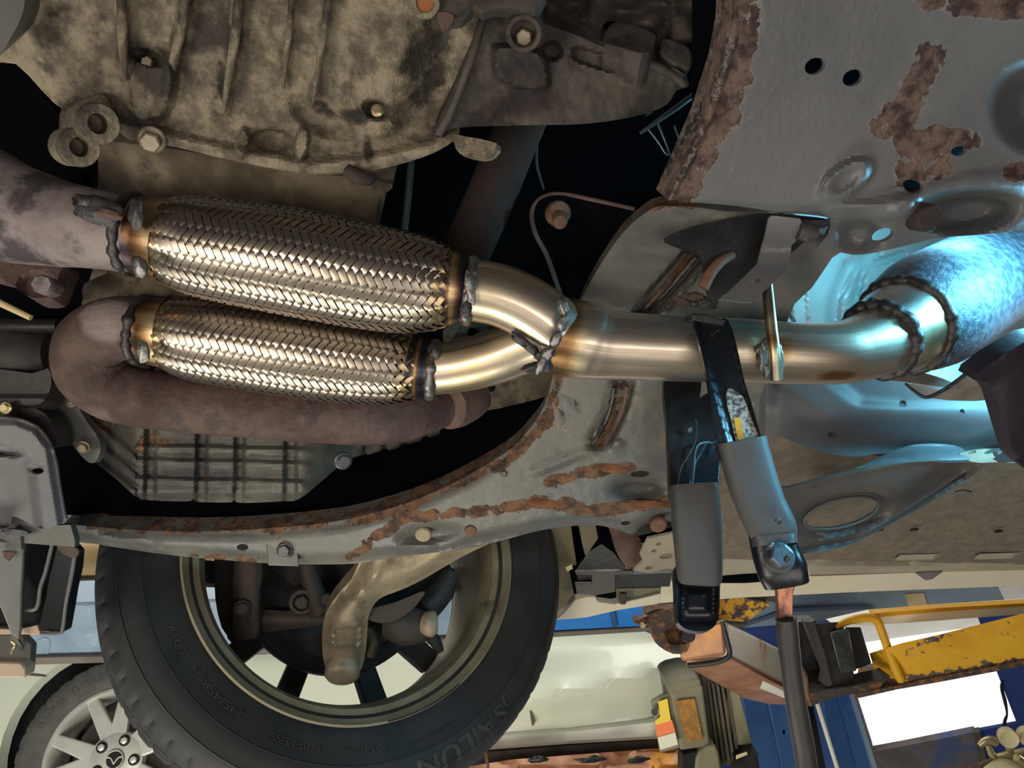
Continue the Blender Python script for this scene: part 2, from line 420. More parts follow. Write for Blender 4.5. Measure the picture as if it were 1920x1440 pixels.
def revolve(name, prof, c, axis, material, parent=None, seg=48, ref=None, rad=None, close=False, smooth=40, tint=None, **kw):
    """prof: (distance along axis, radius)"""
    ax = Vector(axis).normalized(); e1 = (Vector(ref) if ref is not None else UP); e1 = (e1 - ax * e1.dot(ax)).normalized(); e2 = ax.cross(e1)
    V, Fa = [], []
    for i, (a, r) in enumerate(prof):
        for k in range(seg):
            t = 2 * math.pi * k / seg; rr = r if rad is None else rad(i, k, r)
            V.append(Vector(c) + ax * a + e1 * (rr * math.cos(t)) + e2 * (rr * math.sin(t)))
    m_ = len(prof)
    for i in range(m_ if close else m_ - 1):
        j = (i + 1) % m_
        for k in range(seg):
            k2 = (k + 1) % seg; Fa.append((i * seg + k, i * seg + k2, j * seg + k2, j * seg + k))
    if not close:
        if prof[0][1] > 1e-5: Fa.append(tuple(range(seg))[::-1])
        if prof[-1][1] > 1e-5: Fa.append(tuple((m_ - 1) * seg + k for k in range(seg)))
    at = {'tint': ('F', [tint] * len(V))} if tint is not None else None
    return obj(name, V, Fa, material, parent, smooth, at, **kw)

def hexa(name, corners, material, parent=None, bevel=.002, **kw):
    """a box from eight measured corners: front four in order, then the four behind them"""
    V = [P(*c) for c in corners]
    F = [(0, 1, 2, 3), (7, 6, 5, 4), (0, 4, 5, 1), (1, 5, 6, 2), (2, 6, 7, 3), (3, 7, 4, 0)]
    return obj(name, V, F, material, parent, 30, None, bevel, **kw)

def bolt(px, py, d, rpx, axis, material, parent, washer=True, name='bolt', hexh=.7):
    """hex head on a flange washer, pointing along axis (towards the viewer side)"""
    r = rpx * d / FPX; c = P(px, py, d); ax = Vector(axis).normalized()
    V, Fa = [], []
    e1 = ax.orthogonal().normalized(); e2 = ax.cross(e1)
    prof = ([(-.3 * r, 1.3 * r, 24), (.08 * r, 1.3 * r, 24), (.2 * r, 1.12 * r, 24)] if washer else []) 
    base = 0
    if washer:
        for a, rr, n in prof:
            for k in range(24): t = 2 * math.pi * k / 24; V.append(c + ax * a + e1 * rr * math.cos(t) + e2 * rr * math.sin(t))
        for i in range(2):
            for k in range(24): Fa.append((i * 24 + k, i * 24 + (k + 1) % 24, (i + 1) * 24 + (k + 1) % 24, (i + 1) * 24 + k))
        Fa.append(tuple(48 + k for k in range(24))); Fa.append(tuple(range(24))[::-1]); base = 72
    for a, rr in ((-.25 * r, r), (hexh * r, r), (hexh * r + .12 * r, .84 * r)):
        for k in range(6): t = 2 * math.pi * (k + .3) / 6; V.append(c + ax * a + e1 * rr * math.cos(t) + e2 * rr * math.sin(t))
    for i in range(2):
        for k in range(6): Fa.append((base + i * 6 + k, base + i * 6 + (k + 1) % 6, base + (i + 1) * 6 + (k + 1) % 6, base + (i + 1) * 6 + k))
    Fa.append(tuple(base + 12 + k for k in range(6))); Fa.append(tuple(base + k for k in range(6))[::-1])
    return obj(name, V, Fa, material, parent, 30)

def bead(name, c, axis, R, r, material, parent, a0=0, a1=360, n=72, lump=.35, ref=None, ry=1.0, **kw):
    """a weld bead round a pipe: a torus with ripples"""
    ax = Vector(axis).normalized(); e1 = Vector(ref) if ref is not None else (EYE - Vector(c)); e1 = (e1 - ax * e1.dot(ax)).normalized(); e2 = ax.cross(e1)
    full = abs(a1 - a0) >= 360; V, Fa = [], []; seg = 8; cnt = n if full else n + 1
    for i in range(cnt):
        t = math.radians(a0 + (a1 - a0) * i / n)
        dirn = e1 * math.cos(t) + e2 * math.sin(t) * ry; cc = Vector(c) + dirn * R
        rr = r * (1 + lump * noise.noise(cc * 160) + .08 * math.sin(i * 1.3))
        sh = .5 * r * noise.noise(cc * 60)
        for k in range(seg):
            b = 2 * math.pi * k / seg; V.append(cc + dirn * (rr * math.cos(b)) + ax * (sh + 1.3 * rr * math.sin(b)))
    for i in range(n if full else n):
        j = (i + 1) % cnt
        for k in range(seg): Fa.append((i * seg + k, i * seg + (k + 1) % seg, j * seg + (k + 1) % seg, j * seg + k))
    if not full: Fa.append(tuple(range(seg))[::-1]); Fa.append(tuple((cnt - 1) * seg + k for k in range(seg)))
    return obj(name, V, Fa, material, parent, 60, **kw)

def blob(name, px, py, d, rx, ry, ang, material, parent, lump=.3, flat=.5, seed=0, **kw):
    """a lump of weld metal or a crust flake"""
    bm = bmesh.new(); bmesh.ops.create_icosphere(bm, subdivisions=3, radius=1)
    ca, sa = math.cos(math.radians(ang)), math.sin(math.radians(ang)); c = P(px, py, d); k = d / FPX; V = []
    for v in bm.verts:
        s = 1 + lump * noise.noise(v.co * 1.7 + Vector((seed, seed * 2, 0)))
        x, y, z = v.co.x * rx * s, v.co.y * ry * s, v.co.z * min(rx, ry) * flat * s
        V.append(c + k * ((x * ca - y * sa) * RT - (x * sa + y * ca) * UP + z * FWD))
    Fa = [[q.index for q in f.verts] for f in bm.faces]; bm.free()
    return obj(name, V, Fa, material, parent, 60, **kw)

def text_mesh(body, size=1.0, bold=.0):
    cu = bpy.data.curves.new('lettering', 'FONT'); cu.body = body; cu.size = size; cu.offset = bold; cu.resolution_u = 2
    o = bpy.data.objects.new('lettering', cu); COL.objects.link(o)
    dg = bpy.context.evaluated_depsgraph_get(); dg.update()
    me = o.evaluated_get(dg).to_mesh(); V = [tuple(v.co) for v in me.vertices]; Fa = [tuple(p.vertices) for p in me.polygons]
    o.evaluated_get(dg).to_mesh_clear(); bpy.data.objects.remove(o); bpy.data.curves.remove(cu)
    return V, Fa
TOCAM = -FWD
DOWN = Vector((0, 0, -1))
# ------------------------------------------------------------------ the exhaust: welded together, one thing
EX = thing('exhaust_pipe', 'welded exhaust with two braided flex sections joining a bright steel pipe and dark converter', 'exhaust pipe', P(1000, 640, .66))

def braid(path, N, pitch, seed):
    """woven sleeve: path of (x, y, depth, half-width); N flat strands each way, two over two under"""
    q = cr(path, 10); pts = [P(x, y, d) for x, y, d, r in q]; R = [r * d / FPX for x, y, d, r in q]
    fr = frames(pts); L = [0]
    for a, b in zip(pts, pts[1:]): L.append(L[-1] + (b - a).length)
    core = tube('flex_braid', [(p, r - .0016) for p, r in zip(pts, R)], 'void', EX, 40)
    def at(u):
        u = max(0, min(L[-1] - 1e-6, u)); i = 0
        lo, hi = 0, len(L) - 2
        while lo < hi:
            mid = (lo + hi + 1) // 2
            if L[mid] <= u: lo = mid
            else: hi = mid - 1
        i = lo; t = (u - L[i]) / (L[i + 1] - L[i] + 1e-9)
        mixv = lambda a, b: a.lerp(b, t)
        return mixv(pts[i], pts[i + 1]), R[i] + (R[i + 1] - R[i]) * t, mixv(fr[i][1], fr[i + 1][1]), mixv(fr[i][2], fr[i + 1][2])
    Rm = max(R); sub = 4; steps = int(L[-1] / (pitch / 2) * sub)
    cache = [at(i * pitch / 2 / sub) for i in range(steps + 1)]
    for dirn in (1, -1):
        for k in range(N):
            V, Fa, tuv, tn = [], [], [], []
            wjit = random.uniform(.9, 1.0); hj = random.uniform(-.0001, .00025)
            for i in range(steps + 1):
                c_ = i / sub; p, r, n, b = cache[i]
                th = 2 * math.pi * (k + dirn * c_ / 2) / N
                ph = (2 * k + dirn * c_) % 4
                hh = max(-1, min(1, 2.6 * math.cos(2 * math.pi * (ph - .5) / 4)))
                if dirn < 0: hh = -hh
                rr = r + .0005 * hh + hj
                rad = n * math.cos(th) + b * math.sin(th); tang = -n * math.sin(th) + b * math.cos(th)
                ax = n.cross(b).normalized()
                circ = 2 * math.pi * r / N
                along = (ax * pitch + tang * (dirn * circ)).normalized(); acr = rad.cross(along).normalized()
                half = .5 * wjit * pitch * circ / math.hypot(pitch, circ) * .87
                e = min(c_ * pitch / 2, L[-1] - c_ * pitch / 2)
                for s in (-1, 0, 1):
                    V.append(p + rad * (rr + (.00008 if s == 0 else -.00004)) + acr * (half * s))
                    tuv.append((c_ * pitch / 2 + seed, s * half + k * .03, dirn * .1 + seed)); tn.append(max(0, .48 - e / .045) + .10 * noise.noise((k * .7, c_ * .15, seed + dirn)))
            for i in range(steps):
                a = i * 3
                Fa.append((a, a + 1, a + 4, a + 3)); Fa.append((a + 1, a + 2, a + 5, a + 4))
            obj('strand', V, Fa, 'wire', core, 60, {'tuv': ('V', tuv), 'tint': ('F', tn), 'along': ('UV', [(v[0], v[1]) for v in tuv])})
    return core
UP_BR = [(308, 448, .642, 70), (330, 452, .642, 82), (365, 460, .642, 92), (430, 472, .641, 96), (560, 494, .640, 100), (690, 519, .640, 98), (770, 531, .640, 93), (815, 537, .640, 83), (846, 540, .640, 68)]
LO_BR = [(313, 624, .705, 62), (335, 628, .705, 72), (375, 635, .705, 80), (440, 644, .704, 83), (560, 662, .703, 84), (660, 676, .702, 80), (725, 684, .701, 74), (760, 688, .700, 66), (782, 690, .700, 57)]
braid(UP_BR, 22, .0070, 1)
braid(LO_BR, 20, .0074, 3)

def axis_of(a, b): return (P(*b) - P(*a)).normalized()
# old pipe into the upper braid, on the left
ptube('inlet_pipe', [(-90, 360, .66, 118), (0, 392, .655, 100), (90, 415, .65, 84), (180, 430, .645, 74), (272, 444, .643, 72)], 'old_pipe', EX, wob=lambda i, a: .015 * noise.noise((i * .5, a * 2, 0)))
bead('weld_bead', P(248, 440, .643), axis_of((200, 433, .643), (272, 444, .643)), 72 * .643 / FPX, .0035, 'weld_dark', EX, lump=.7)
blob('weld_lump', 185, 395, .60, 44, 24, 12, 'weld_dark', EX, .5, .45, 2); blob('weld_lump', 160, 380, .60, 22, 14, 30, 'weld_dark', EX, .5, .6, 4); blob('weld_lump', 205, 402, .595, 26, 8, 15, 'rust_brown', EX, .5, .6, 9)
blob('weld_lump', 262, 500, .585, 15, 22, -20, 'weld', EX, .35, .5, 5); blob('weld_lump', 256, 400, .60, 14, 30, 5, 'weld_dark', EX, .5, .5, 6)
ptube('sleeve', [(262, 442, .643, 74), (284, 446, .643, 75), (304, 449, .642, 77), (314, 451, .642, 79)], 'steel', EX, n=3, tint=lambda t, a: .74 - .4 * t + .10 * math.sin(3 * a))
# right end of the upper braid: flared cup, bead
ptube('sleeve', [(828, 538, .640, 76), (838, 540, .640, 73), (852, 541, .640, 68), (868, 543, .641, 63), (884, 546, .641, 60)], 'steel', EX, n=4, tint=lambda t, a: .25 + .75 * abs(math.sin(2.2 * t * 3.1)))
bead('weld_bead', P(882, 546, .641), axis_of((850, 541, .641), (884, 546, .641)), 60 * .641 / FPX, .0030, 'weld', EX, lump=.7)
blob('weld_lump', 882, 540, .612, 10, 30, -8, 'weld', EX, .35, .45, 12); blob('weld_lump', 875, 580, .614, 10, 16, 8, 'weld_dark', EX, .5, .4, 13)
# lower braid: left sleeve with weld, right cup
ptube('sleeve', [(268, 618, .706, 62), (286, 621, .706, 63), (304, 624, .705, 65), (314, 625, .705, 66)], 'steel', EX, n=3, tint=lambda t, a: .74 - .4 * t + .1 * math.sin(4 * a))
bead('weld_bead', P(270, 618, .706), axis_of((262, 617, .706), (304, 624, .705)), 62 * .706 / FPX, .0035, 'weld_dark', EX, lump=.7)
blob('weld_lump', 268, 660, .652, 13, 22, -5, 'weld', EX, .3, .5, 7)
ptube('sleeve', [(766, 688, .700, 66), (778, 690, .700, 61), (794, 692, .700, 55), (808, 693, .700, 51)], 'steel', EX, n=4, tint=lambda t, a: .3 + .7 * abs(math.sin(6.5 * t)))
bead('weld_bead', P(812, 694, .700), axis_of((780, 690, .700), (812, 694, .700)), 51 * .7 / FPX, .0032, 'weld', EX, lump=.8)
blob('weld_lump', 818, 672, .678, 12, 26, -12, 'weld_dark', EX, .5, .5, 14)
# rusty U-bend of the second bank
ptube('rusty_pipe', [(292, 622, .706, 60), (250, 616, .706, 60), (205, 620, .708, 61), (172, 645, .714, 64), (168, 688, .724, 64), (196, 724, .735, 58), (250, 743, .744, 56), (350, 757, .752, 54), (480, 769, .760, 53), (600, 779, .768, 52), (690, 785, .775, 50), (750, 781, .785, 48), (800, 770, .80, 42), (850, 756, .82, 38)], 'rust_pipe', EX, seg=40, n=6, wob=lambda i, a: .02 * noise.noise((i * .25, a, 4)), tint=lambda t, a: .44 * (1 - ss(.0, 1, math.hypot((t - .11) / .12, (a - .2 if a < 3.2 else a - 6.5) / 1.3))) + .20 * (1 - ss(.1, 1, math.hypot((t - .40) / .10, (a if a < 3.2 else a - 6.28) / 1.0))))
ptube('pipe_flange', [(838, 762, .80, 44), (852, 757, .81, 46), (878, 748, .82, 42), (896, 742, .83, 34)], 'rust_brown', EX, n=2)
# Y-piece
ptube('branch_pipe', [(872, 544, .641, 57), (905, 547, .641, 58), (940, 555, .641, 58), (980, 572, .642, 58), (1015, 594, .644, 58), (1046, 620, .648, 57)], 'steel', EX, seg=40, tint=lambda t, a: .12 + .12 * math.sin(5 * t + a))
ptube('branch_pipe', [(806, 692, .700, 49), (850, 688, .696, 49), (895, 679, .690, 50), (940, 666, .684, 51), (985, 648, .678, 52), (1030, 632, .670, 52)], 'steel', EX, seg=40, tint=lambda t, a: .14 + .12 * math.sin(3 * t + a))
MP = [(1016, 625, .660, 70), (1034, 628, .660, 73), (1070, 634, .660, 74), (1105, 640, .660, 73), (1128, 645, .660, 68), (1160, 648, .660, 64), (1260, 653, .660, 62), (1400, 658, .660, 60), (1500, 663, .660, 58), (1560, 663, .664, 58), (1595, 658, .672, 60), (1628, 648, .682, 63), (1654, 636, .692, 66)]
ptube('main_pipe', MP, 'steel', EX, seg=56, n=8, tint=lambda t, a: .54 * (1 - ss(.02, .15, abs(t - .12))) + .6 * max(0, 1 - math.hypot((t - .612) / .05, min(a, 6.283 - a) / 1.1)) + .52 * (1 - ss(.2, 1, math.hypot((t - .73) / .10, (a - .75) / .45))))
wp = [(1052, 560), (1060, 590), (1050, 620), (1036, 650), (1018, 676), (1012, 690)]
for i, (a, b_) in enumerate(zip(wp, wp[1:])):
    blob('weld_bead', (a[0] + b_[0]) / 2, (a[1] + b_[1]) / 2, .612, 10, 20, math.degrees(math.atan2(b_[1] - a[1], b_[0] - a[0])) + 90, 'weld', EX, .35, .7, 20 + i)
for i, (x, y, rx, ry, an) in enumerate([(975, 636, 22, 8, 35), (995, 652, 18, 8, 40), (1000, 688, 22, 9, -12), (1024, 684, 10, 14, -20), (1014, 668, 12, 10, 20)]):
    blob('weld_bead', x, y, .628, rx, ry, an, 'weld_dark', EX, .5, .6, 30 + i)
# elbow rings and the converter
ax1 = axis_of((1645, 640, .686), (1720, 596, .735))
c1 = P(1648, 638, .690); R1 = 69 * .690 / FPX
bead('weld_bead', c1, ax1, R1, .0052, 'weld_dark', EX, lump=.5, n=90)
tube('reducer', [(c1 + ax1 * t, r) for t, r in ((.0, R1), (.008, R1 * 1.04), (.02, R1 * 1.16), (.036, R1 * 1.26), (.050, R1 * 1.30))], 'steel_rings', EX, 48, tint=lambda t, a: .10 + .2 * math.sin(a * 2) + .12 * t)
c2 = c1 + ax1 * .050
bead('weld_bead', c2, ax1, R1 * 1.32, .0050, 'weld_dark', EX, lump=.5, n=100)
tube('converter', [(c2 + ax1 * t, R1 * r) for t, r in ((.002, 1.34), (.012, 1.46), (.03, 1.62), (.05, 1.72), (.07, 1.76), (.10, 1.74), (.14, 1.74), (.26, 1.74))], 'cat_shell', EX, 64)
# hanger rod
ptube('hanger_rod', [(1438, 528, .62, 10), (1441, 560, .618, 10.5), (1447, 620, .612, 11), (1452, 660, .609, 11), (1455, 712, .612, 11)], 'rod_steel', EX, seg=18, tint=lambda t, a: .12 + .36 * max(0, 1 - abs(t - .6) / .25))
for i, (x, y, rx, ry, an) in enumerate([(1432, 668, 12, 28, 4), (1436, 650, 12, 14, 20), (1440, 690, 12, 22, 5), (1463, 676, 7, 30, -4), (1424, 654, 8, 10, 40)]):
    blob('weld_lump', x, y, .630, rx, ry, an, 'weld', EX, .4, .6, 40 + i)

# ------------------------------------------------------------------ welding ground clamp on the pipe
GC = thing('ground_clamp', 'black welding ground clamp with grey rubber grips biting the steel pipe', 'clamp', P(1390, 900, .6))
fj = pl((1330, 600, .612), (1400, 820, .588), (1440, 800, .586))
def chan(x, y):      # raised rims either side of the jaw
    t = max(0, min(1, (y - 592) / 238)); xc = 1337 + 52 * t + 10 * t * t; e = abs(x - xc) / (37 - 2 * t)
    return .004 * ss(.7, .95, e)
plate('jaw', cr([(1297, 590), (1318, 592), (1340, 600), (1360, 597), (1371, 612), (1384, 660), (1396, 715), (1412, 765), (1430, 830), (1440, 870), (1390, 880), (1352, 862), (1344, 820), (1335, 770), (1324, 700), (1310, 640)], 3, True), fj, 'black_gloss', GC, .013, h=chan, step=7, bevel=.001)
plate('jaw_tip', [(1297, 588), (1322, 589), (1361, 600), (1358, 611), (1336, 607), (1300, 600)], .606, 'black_paint', GC, .028, bevel=.001)
plate('sticker', cr([(1362, 734), (1372, 729), (1394, 745), (1404, 772), (1416, 800), (1424, 832), (1398, 832), (1380, 826), (1372, 790), (1364, 762)], 2, True), lambda x, y: fj(x, y) - .0012, 'label_worn', GC, .0006, label='worn black and grey warning sticker')
plate('sticker_band', [(1376, 784), (1388, 782), (1396, 826), (1384, 826)], lambda x, y: fj(x, y) - .0018, 'label_gold', GC, .0005, label='yellow remnant of the sticker')
def sleeve(name, prof, mat_, seg=28, sq=3.2, flat=.55, **kw):
    """soft rubber grip: rounded-rectangular section along (x, y, depth, half-width)"""
    q = cr(prof, 6); pts = [P(x, y, d) for x, y, d, r in q]; fr = frames(pts); V, Fa = [], []
    for i, ((x, y, d, r), p, (t, n, b)) in enumerate(zip(q, pts, fr)):
        R = r * d / FPX; e = min(i, len(q) - 1 - i)
        for k in range(seg):
            a = 2 * math.pi * k / seg; c_, s_ = math.cos(a), math.sin(a)
            sx = math.copysign(abs(c_) ** (2 / sq), c_); sy = math.copysign(abs(s_) ** (2 / sq), s_)
            V.append(p + b * (R * sy) + n * (R * flat * sx))
    for i in range(len(q) - 1):
        for k in range(seg): Fa.append((i * seg + k, i * seg + (k + 1) % seg, (i + 1) * seg + (k + 1) % seg, (i + 1) * seg + k))
    Fa.append(tuple(range(seg))[::-1]); Fa.append(tuple((len(q) - 1) * seg + k for k in range(seg)))
    return obj(name, V, Fa, mat_, GC, 50, **kw)
sleeve('grip', [(1390, 824, .588, 45), (1396, 850, .587, 46), (1410, 900, .584, 46), (1428, 950, .580, 45), (1446, 988, .577, 45), (1450, 1004, .577, 42)], 'rubber')
sleeve('handle', [(1436, 960, .582, 40), (1446, 1000, .580, 42), (1456, 1040, .576, 44), (1468, 1072, .572, 46), (1474, 1094, .572, 42)], 'black_gloss')
sleeve('handle_band', [(1450, 1004, .575, 41), (1453, 1022, .573, 41)], 'bolt_grey')
bx = (EYE - P(1466, 1042, .57)).normalized() + .25 * RT + .2 * UP
bolt(1464, 1044, .552, 22, bx, 'bolt_blue', GC, washer=False, hexh=.6)
revolve('washer', [(0, .011), (.002, .011), (.0025, .009)], P(1460, 1046, .556), bx, 'bolt_grey', GC, 24)
blob('spatter', 1447, 1022, .553, 5, 5, 0, 'weld', GC, .6, .6, 3); blob('spatter', 1476, 1048, .545, 5, 8, 20, 'weld_dark', GC, .6, .6, 5); blob('spatter', 1459, 976, .552, 6, 6, 0, 'weld_dark', GC, .6, .5, 6)
# rear half
rj = pl((1250, 720, .70), (1330, 720, .70), (1300, 920, .62))
plate('jaw', cr([(1245, 700), (1290, 700), (1316, 712), (1312, 745), (1330, 735), (1352, 772), (1346, 826), (1326, 832), (1318, 846), (1300, 880), (1290, 926), (1258, 926), (1254, 860), (1250, 780)], 2, True), rj, 'black_paint', GC, .012, bevel=.001)
plate('jaw_plate', [(1312, 826), (1345, 830), (1352, 850), (1346, 925), (1300, 925), (1303, 850)], lambda x, y: rj(x, y) + .014, 'black_gloss', GC, .006, bevel=.001)
ptube('spring_rod', [(1294, 940, .612, 3), (1300, 880, .628, 3.2), (1303, 846, .638, 3.2), (1312, 832, .642, 3), (1330, 829, .646, 3)], 'bolt_grey', GC, seg=10)
ptube('spring_wire', [(1270, 915, .615, 1.3), (1276, 880, .622, 1.3), (1290, 855, .632, 1.3), (1303, 830, .64, 1.3), (1307, 800, .652, 1.3), (1304, 786, .656, 1.3)], 'bolt_grey', GC, seg=8)
bolt(1293, 806, .655, 6, TOCAM, 'bolt_grey', GC, washer=False)
sleeve('grip', [(1301, 908, .612, 43), (1303, 930, .610, 45), (1306, 980, .606, 46), (1310, 1040, .602, 44), (1311, 1080, .600, 42), (1311, 1092, .600, 38)], 'rubber')
tipd = pl((1270, 1080, .60), (1350, 1080, .60), (1310, 1180, .585))
plate('handle', cr([(1268, 1060), (1300, 1062), (1349, 1060), (1350, 1100), (1348, 1150), (1338, 1176), (1312, 1184), (1284, 1178), (1270, 1160), (1267, 1110)], 4, True), tipd, 'black_gloss', GC, .011,
      h=lambda x, y: -.005 * (1 - ss(.72, .95, max(abs(x - 1309) / 40, abs(y - 1105) / 78))) + .004 * (1 - ss(.3, .75, max(abs(x - 1308) / 36, abs(y - 1128) / 36))), step=5, bevel=.0008)

CB = thing('welding_cable', 'black welding cable with a bare copper lug hanging from the clamp', 'cable', P(1500, 1440, .57))
plate('copper_lug', [(1453, 1094), (1493, 1096), (1488, 1110), (1487, 1164), (1459, 1164), (1457, 1112)], .574, 'copper', CB, .006, bevel=.001)
ptube('cable_jacket', [(1474, 1160, .574, 19), (1476, 1176, .574, 20.5), (1482, 1240, .574, 19.5), (1493, 1320, .574, 19.5), (1507, 1400, .575, 20), (1514, 1450, .576, 21), (1518, 1500, .577, 21)], 'cable', CB, seg=24, wob=lambda i, a: .05 * noise.noise((i * .4, a, 0)))
V, Fa = [], []
for i in range(46):                              # frayed copper ends at the cut jacket
    a = random.uniform(0, 6.28); c = P(1474, 1162, .574) + (RT * math.cos(a) + FWD * math.sin(a)) * (random.uniform(.5, 1.05) * .0078)
    dv = (RT * random.uniform(-1, 1) + UP * random.uniform(-.3, 1) + FWD * random.uniform(-1, .2)).normalized() * random.uniform(.002, .004); sd = dv.orthogonal().normalized() * .0004
    k = len(V); V += [c - sd, c + sd, c + dv + sd, c + dv - sd]; Fa.append((k, k + 1, k + 2, k + 3))
obj('frayed_wires', V, Fa, 'copper', CB, 0, kind='stuff')
# ------------------------------------------------------------------ black backing sheet painted as the shade behind everything
o = plate('bay_shade_sheet', [(-260, -300), (1420, -300), (1420, 330), (1300, 420), (1230, 640), (1180, 800), (900, 940), (500, 972), (100, 965), (-260, 930)], pl((0, 0, .92), (1300, 0, .95), (600, 970, .99)), 'void', None, .02, away=UP + FWD,
          label='black backing sheet painted as shade above the engine and gearbox', cat='backing sheet')

# ------------------------------------------------------------------ gearbox casing (top left)
GB = thing('gearbox_casing', 'dirty ribbed aluminium gearbox casing hanging over the braided flex pipe', 'gearbox', P(450, 180, .6))
gd = pl((100, 100, .56), (800, 100, .57), (450, 320, .615))
def ribh(x, y):
    h = 0.0
    for pts, w_, a in (([(226, -10), (230, 90), (236, 140)], 8, .016), ([(350, -10), (332, 80), (312, 180)], 8, .018), ([(448, -10), (434, 110), (420, 205)], 8, .018), ([(548, -10), (538, 90), (532, 160)], 7, .012), ([(618, -10), (602, 90), (588, 185)], 7, .012)):
        dd = segd(x, y, pts); h += .35 * a * (1 - ss(.4, 2.4, dd / w_))
    h += .010 * (1 - ss(.7, 1.15, el(x, y, 285, 165, 46, 70, 10)))            # boss over the drain bolt
    h -= .012 * (1 - ss(.6, 1.1, el(x, y, 278, 108, 34, 16, 20)))
    h -= .010 * (1 - ss(.5, 1.2, el(x, y, 600, 220, 70, 30, 30)))
    h -= .016 * (1 - ss(.5, 1.1, el(x, y, 706, 206, 28, 20, 25)))
    h += .007 * (1 - ss(.7, 1.2, el(x, y, 712, 238, 34, 20, 0)))
    h -= .020 * ss(0, 90, (x - 760) + (y - 60) * .35) * (1 - ss(200, 290, y))   # step down beside the dark cover
    h += .012 * (1 - ss(6, 26, segd(x, y, [(210, 235), (330, 268), (440, 292), (580, 318), (700, 306), (800, 282), (850, 256)])))   # bottom flange
    for cx in (455, 566): h += .016 * (1 - ss(.75, 1.15, el(x, y, cx, 268, 13, 30, 8)))
    h -= .012 * (1 - ss(.7, 1.1, el(x, y, 512, 262, 40, 22, 5)))
    h -= .05 * ss(0, 150, 130 - x + (y - 60) * .55) * .35
    h += .0025 * noise.noise((x * .012, y * .012, 0)) + .0012 * noise.noise((x * .04, y * .04, 3))
    return h
plate('housing', cr([(-40, 96), (30, 120), (100, 192), (150, 220), (215, 240), (245, 262), (330, 276), (440, 302), (560, 324), (640, 326), (700, 320), (790, 296), (840, 272), (862, 250), (838, 246), (812, 250), (840, 190), (886, 80), (905, -40), (900, -160), (400, -160), (-40, -160)], 3, True), gd, 'case_cast', GB, .05, h=ribh, step=5, away=UP + .5 * FWD, rust=lambda x, y: max(.62 * (1 - ss(.2, 1, el(x, y, 800, 120, 74, 150, 8))), .55 * (1 - ss(.2, 1, el(x, y, 640, 212, 90, 26, 12))), .6 * (1 - ss(.2, 1, el(x, y, 704, 206, 34, 26))), .5 * (1 - ss(.2, 1, el(x, y, 282, 112, 44, 24, 15))), .5 * (1 - ss(.2, 1, el(x, y, 690, 280, 16, 40))), .42 * (1 - ss(.2, 1, el(x, y, 420, 150, 30, 120, 10))), .36 * (1 - ss(.2, 1, el(x, y, 120, 40, 120, 60)))))  # mask paints soot and shade in the hollows and beside the cover
for q in ([(226, -40, 9), (229, 40, 9), (231, 100, 8), (236, 150, 4)], [(352, -40, 9), (340, 50, 9), (322, 130, 8), (310, 196, 4)], [(450, -40, 9), (442, 60, 9), (430, 140, 8), (419, 212, 4)], [(550, -40, 6), (543, 50, 6), (536, 120, 5), (531, 166, 3)], [(622, -40, 7), (608, 50, 7), (597, 130, 6), (587, 192, 3)]):
    ptube('rib', [(x, y, gd(x, y) - .35 * .014 - .004, r) for x, y, r in q], 'case_cast', GB, seg=14)
# twin bolt ears
for (x, y, r, d) in ((183, 232, 38, .548), (148, 276, 36, .556)):
    ax = (EYE - P(x, y, d)).normalized() + .25 * RT * -1 + .35 * -UP * -1
    revolve('bolt_ear', [(-.04, r * d / FPX * 1.0), (0, r * d / FPX), (.004, r * d / FPX * .94), (.004, r * d / FPX * .50), (-.02, r * d / FPX * .44)], P(x, y, d), (EYE - P(x, y, d)).normalized() + .22 * RT, 'case_cast', GB, 36)
hexa('ear_web', [(112, 200, .57), (200, 170, .565), (214, 240, .565), (110, 290, .575), (112, 200, .63), (200, 170, .63), (214, 240, .63), (110, 290, .63)], 'case_cast', GB, .006)
bolt(285, 262, .585, 20, DOWN + TOCAM * .3, 'bolt_steel', GB)
bolt(278, 119, .565, 11, TOCAM, 'bolt_steel', GB, washer=False); bolt(707, 207, .572, 9, TOCAM, 'brass', GB)
plate('rib_wing', cr([(0, -60), (46, -60), (44, 20), (20, 70), (2, 100), (-30, 110), (-30, -60)], 2, True), .52, 'guard_metal', GB, .03, away=UP + FWD)
plate('hook_tab', cr([(850, 252), (872, 256), (930, 268), (922, 290), (900, 297), (862, 288), (852, 270)], 2, True), pl((850, 252, .60), (930, 268, .585), (900, 297, .59)), 'case_cast', GB, .008)
ptube('flange_tab', [(650, 318, .60, 12), (668, 330, .60, 14), (690, 336, .605, 12), (700, 332, .61, 9)], 'rust_dark', GB)

BH = thing('bell_housing', 'sandy lower bell housing tucked behind the upper braided flex pipe', 'housing', P(450, 360, .7))
plate('shell', cr([(190, 270), (250, 270), (330, 280), (500, 310), (640, 330), (735, 346), (712, 372), (704, 410), (698, 450), (560, 600), (180, 600), (182, 480), (184, 330)], 3, True), pl((200, 300, .70), (700, 340, .70), (400, 560, .80)), 'case_dirty', BH, .05, h=lambda x, y: .012 * noise.noise((x * .01, y * .008, 5)) - .02 * ss(0, 120, 330 - x), step=16, away=UP + FWD)
plate('side_lug', cr([(158, 532), (200, 512), (206, 498), (260, 498), (330, 520), (360, 555), (300, 556), (210, 562), (170, 580), (156, 560)], 2, True), pl((158, 532, .76), (330, 520, .73), (210, 562, .75)), 'case_dirty', BH, .02, h=lambda x, y: .008 * noise.noise((x * .03, y * .03, 1)), step=10)

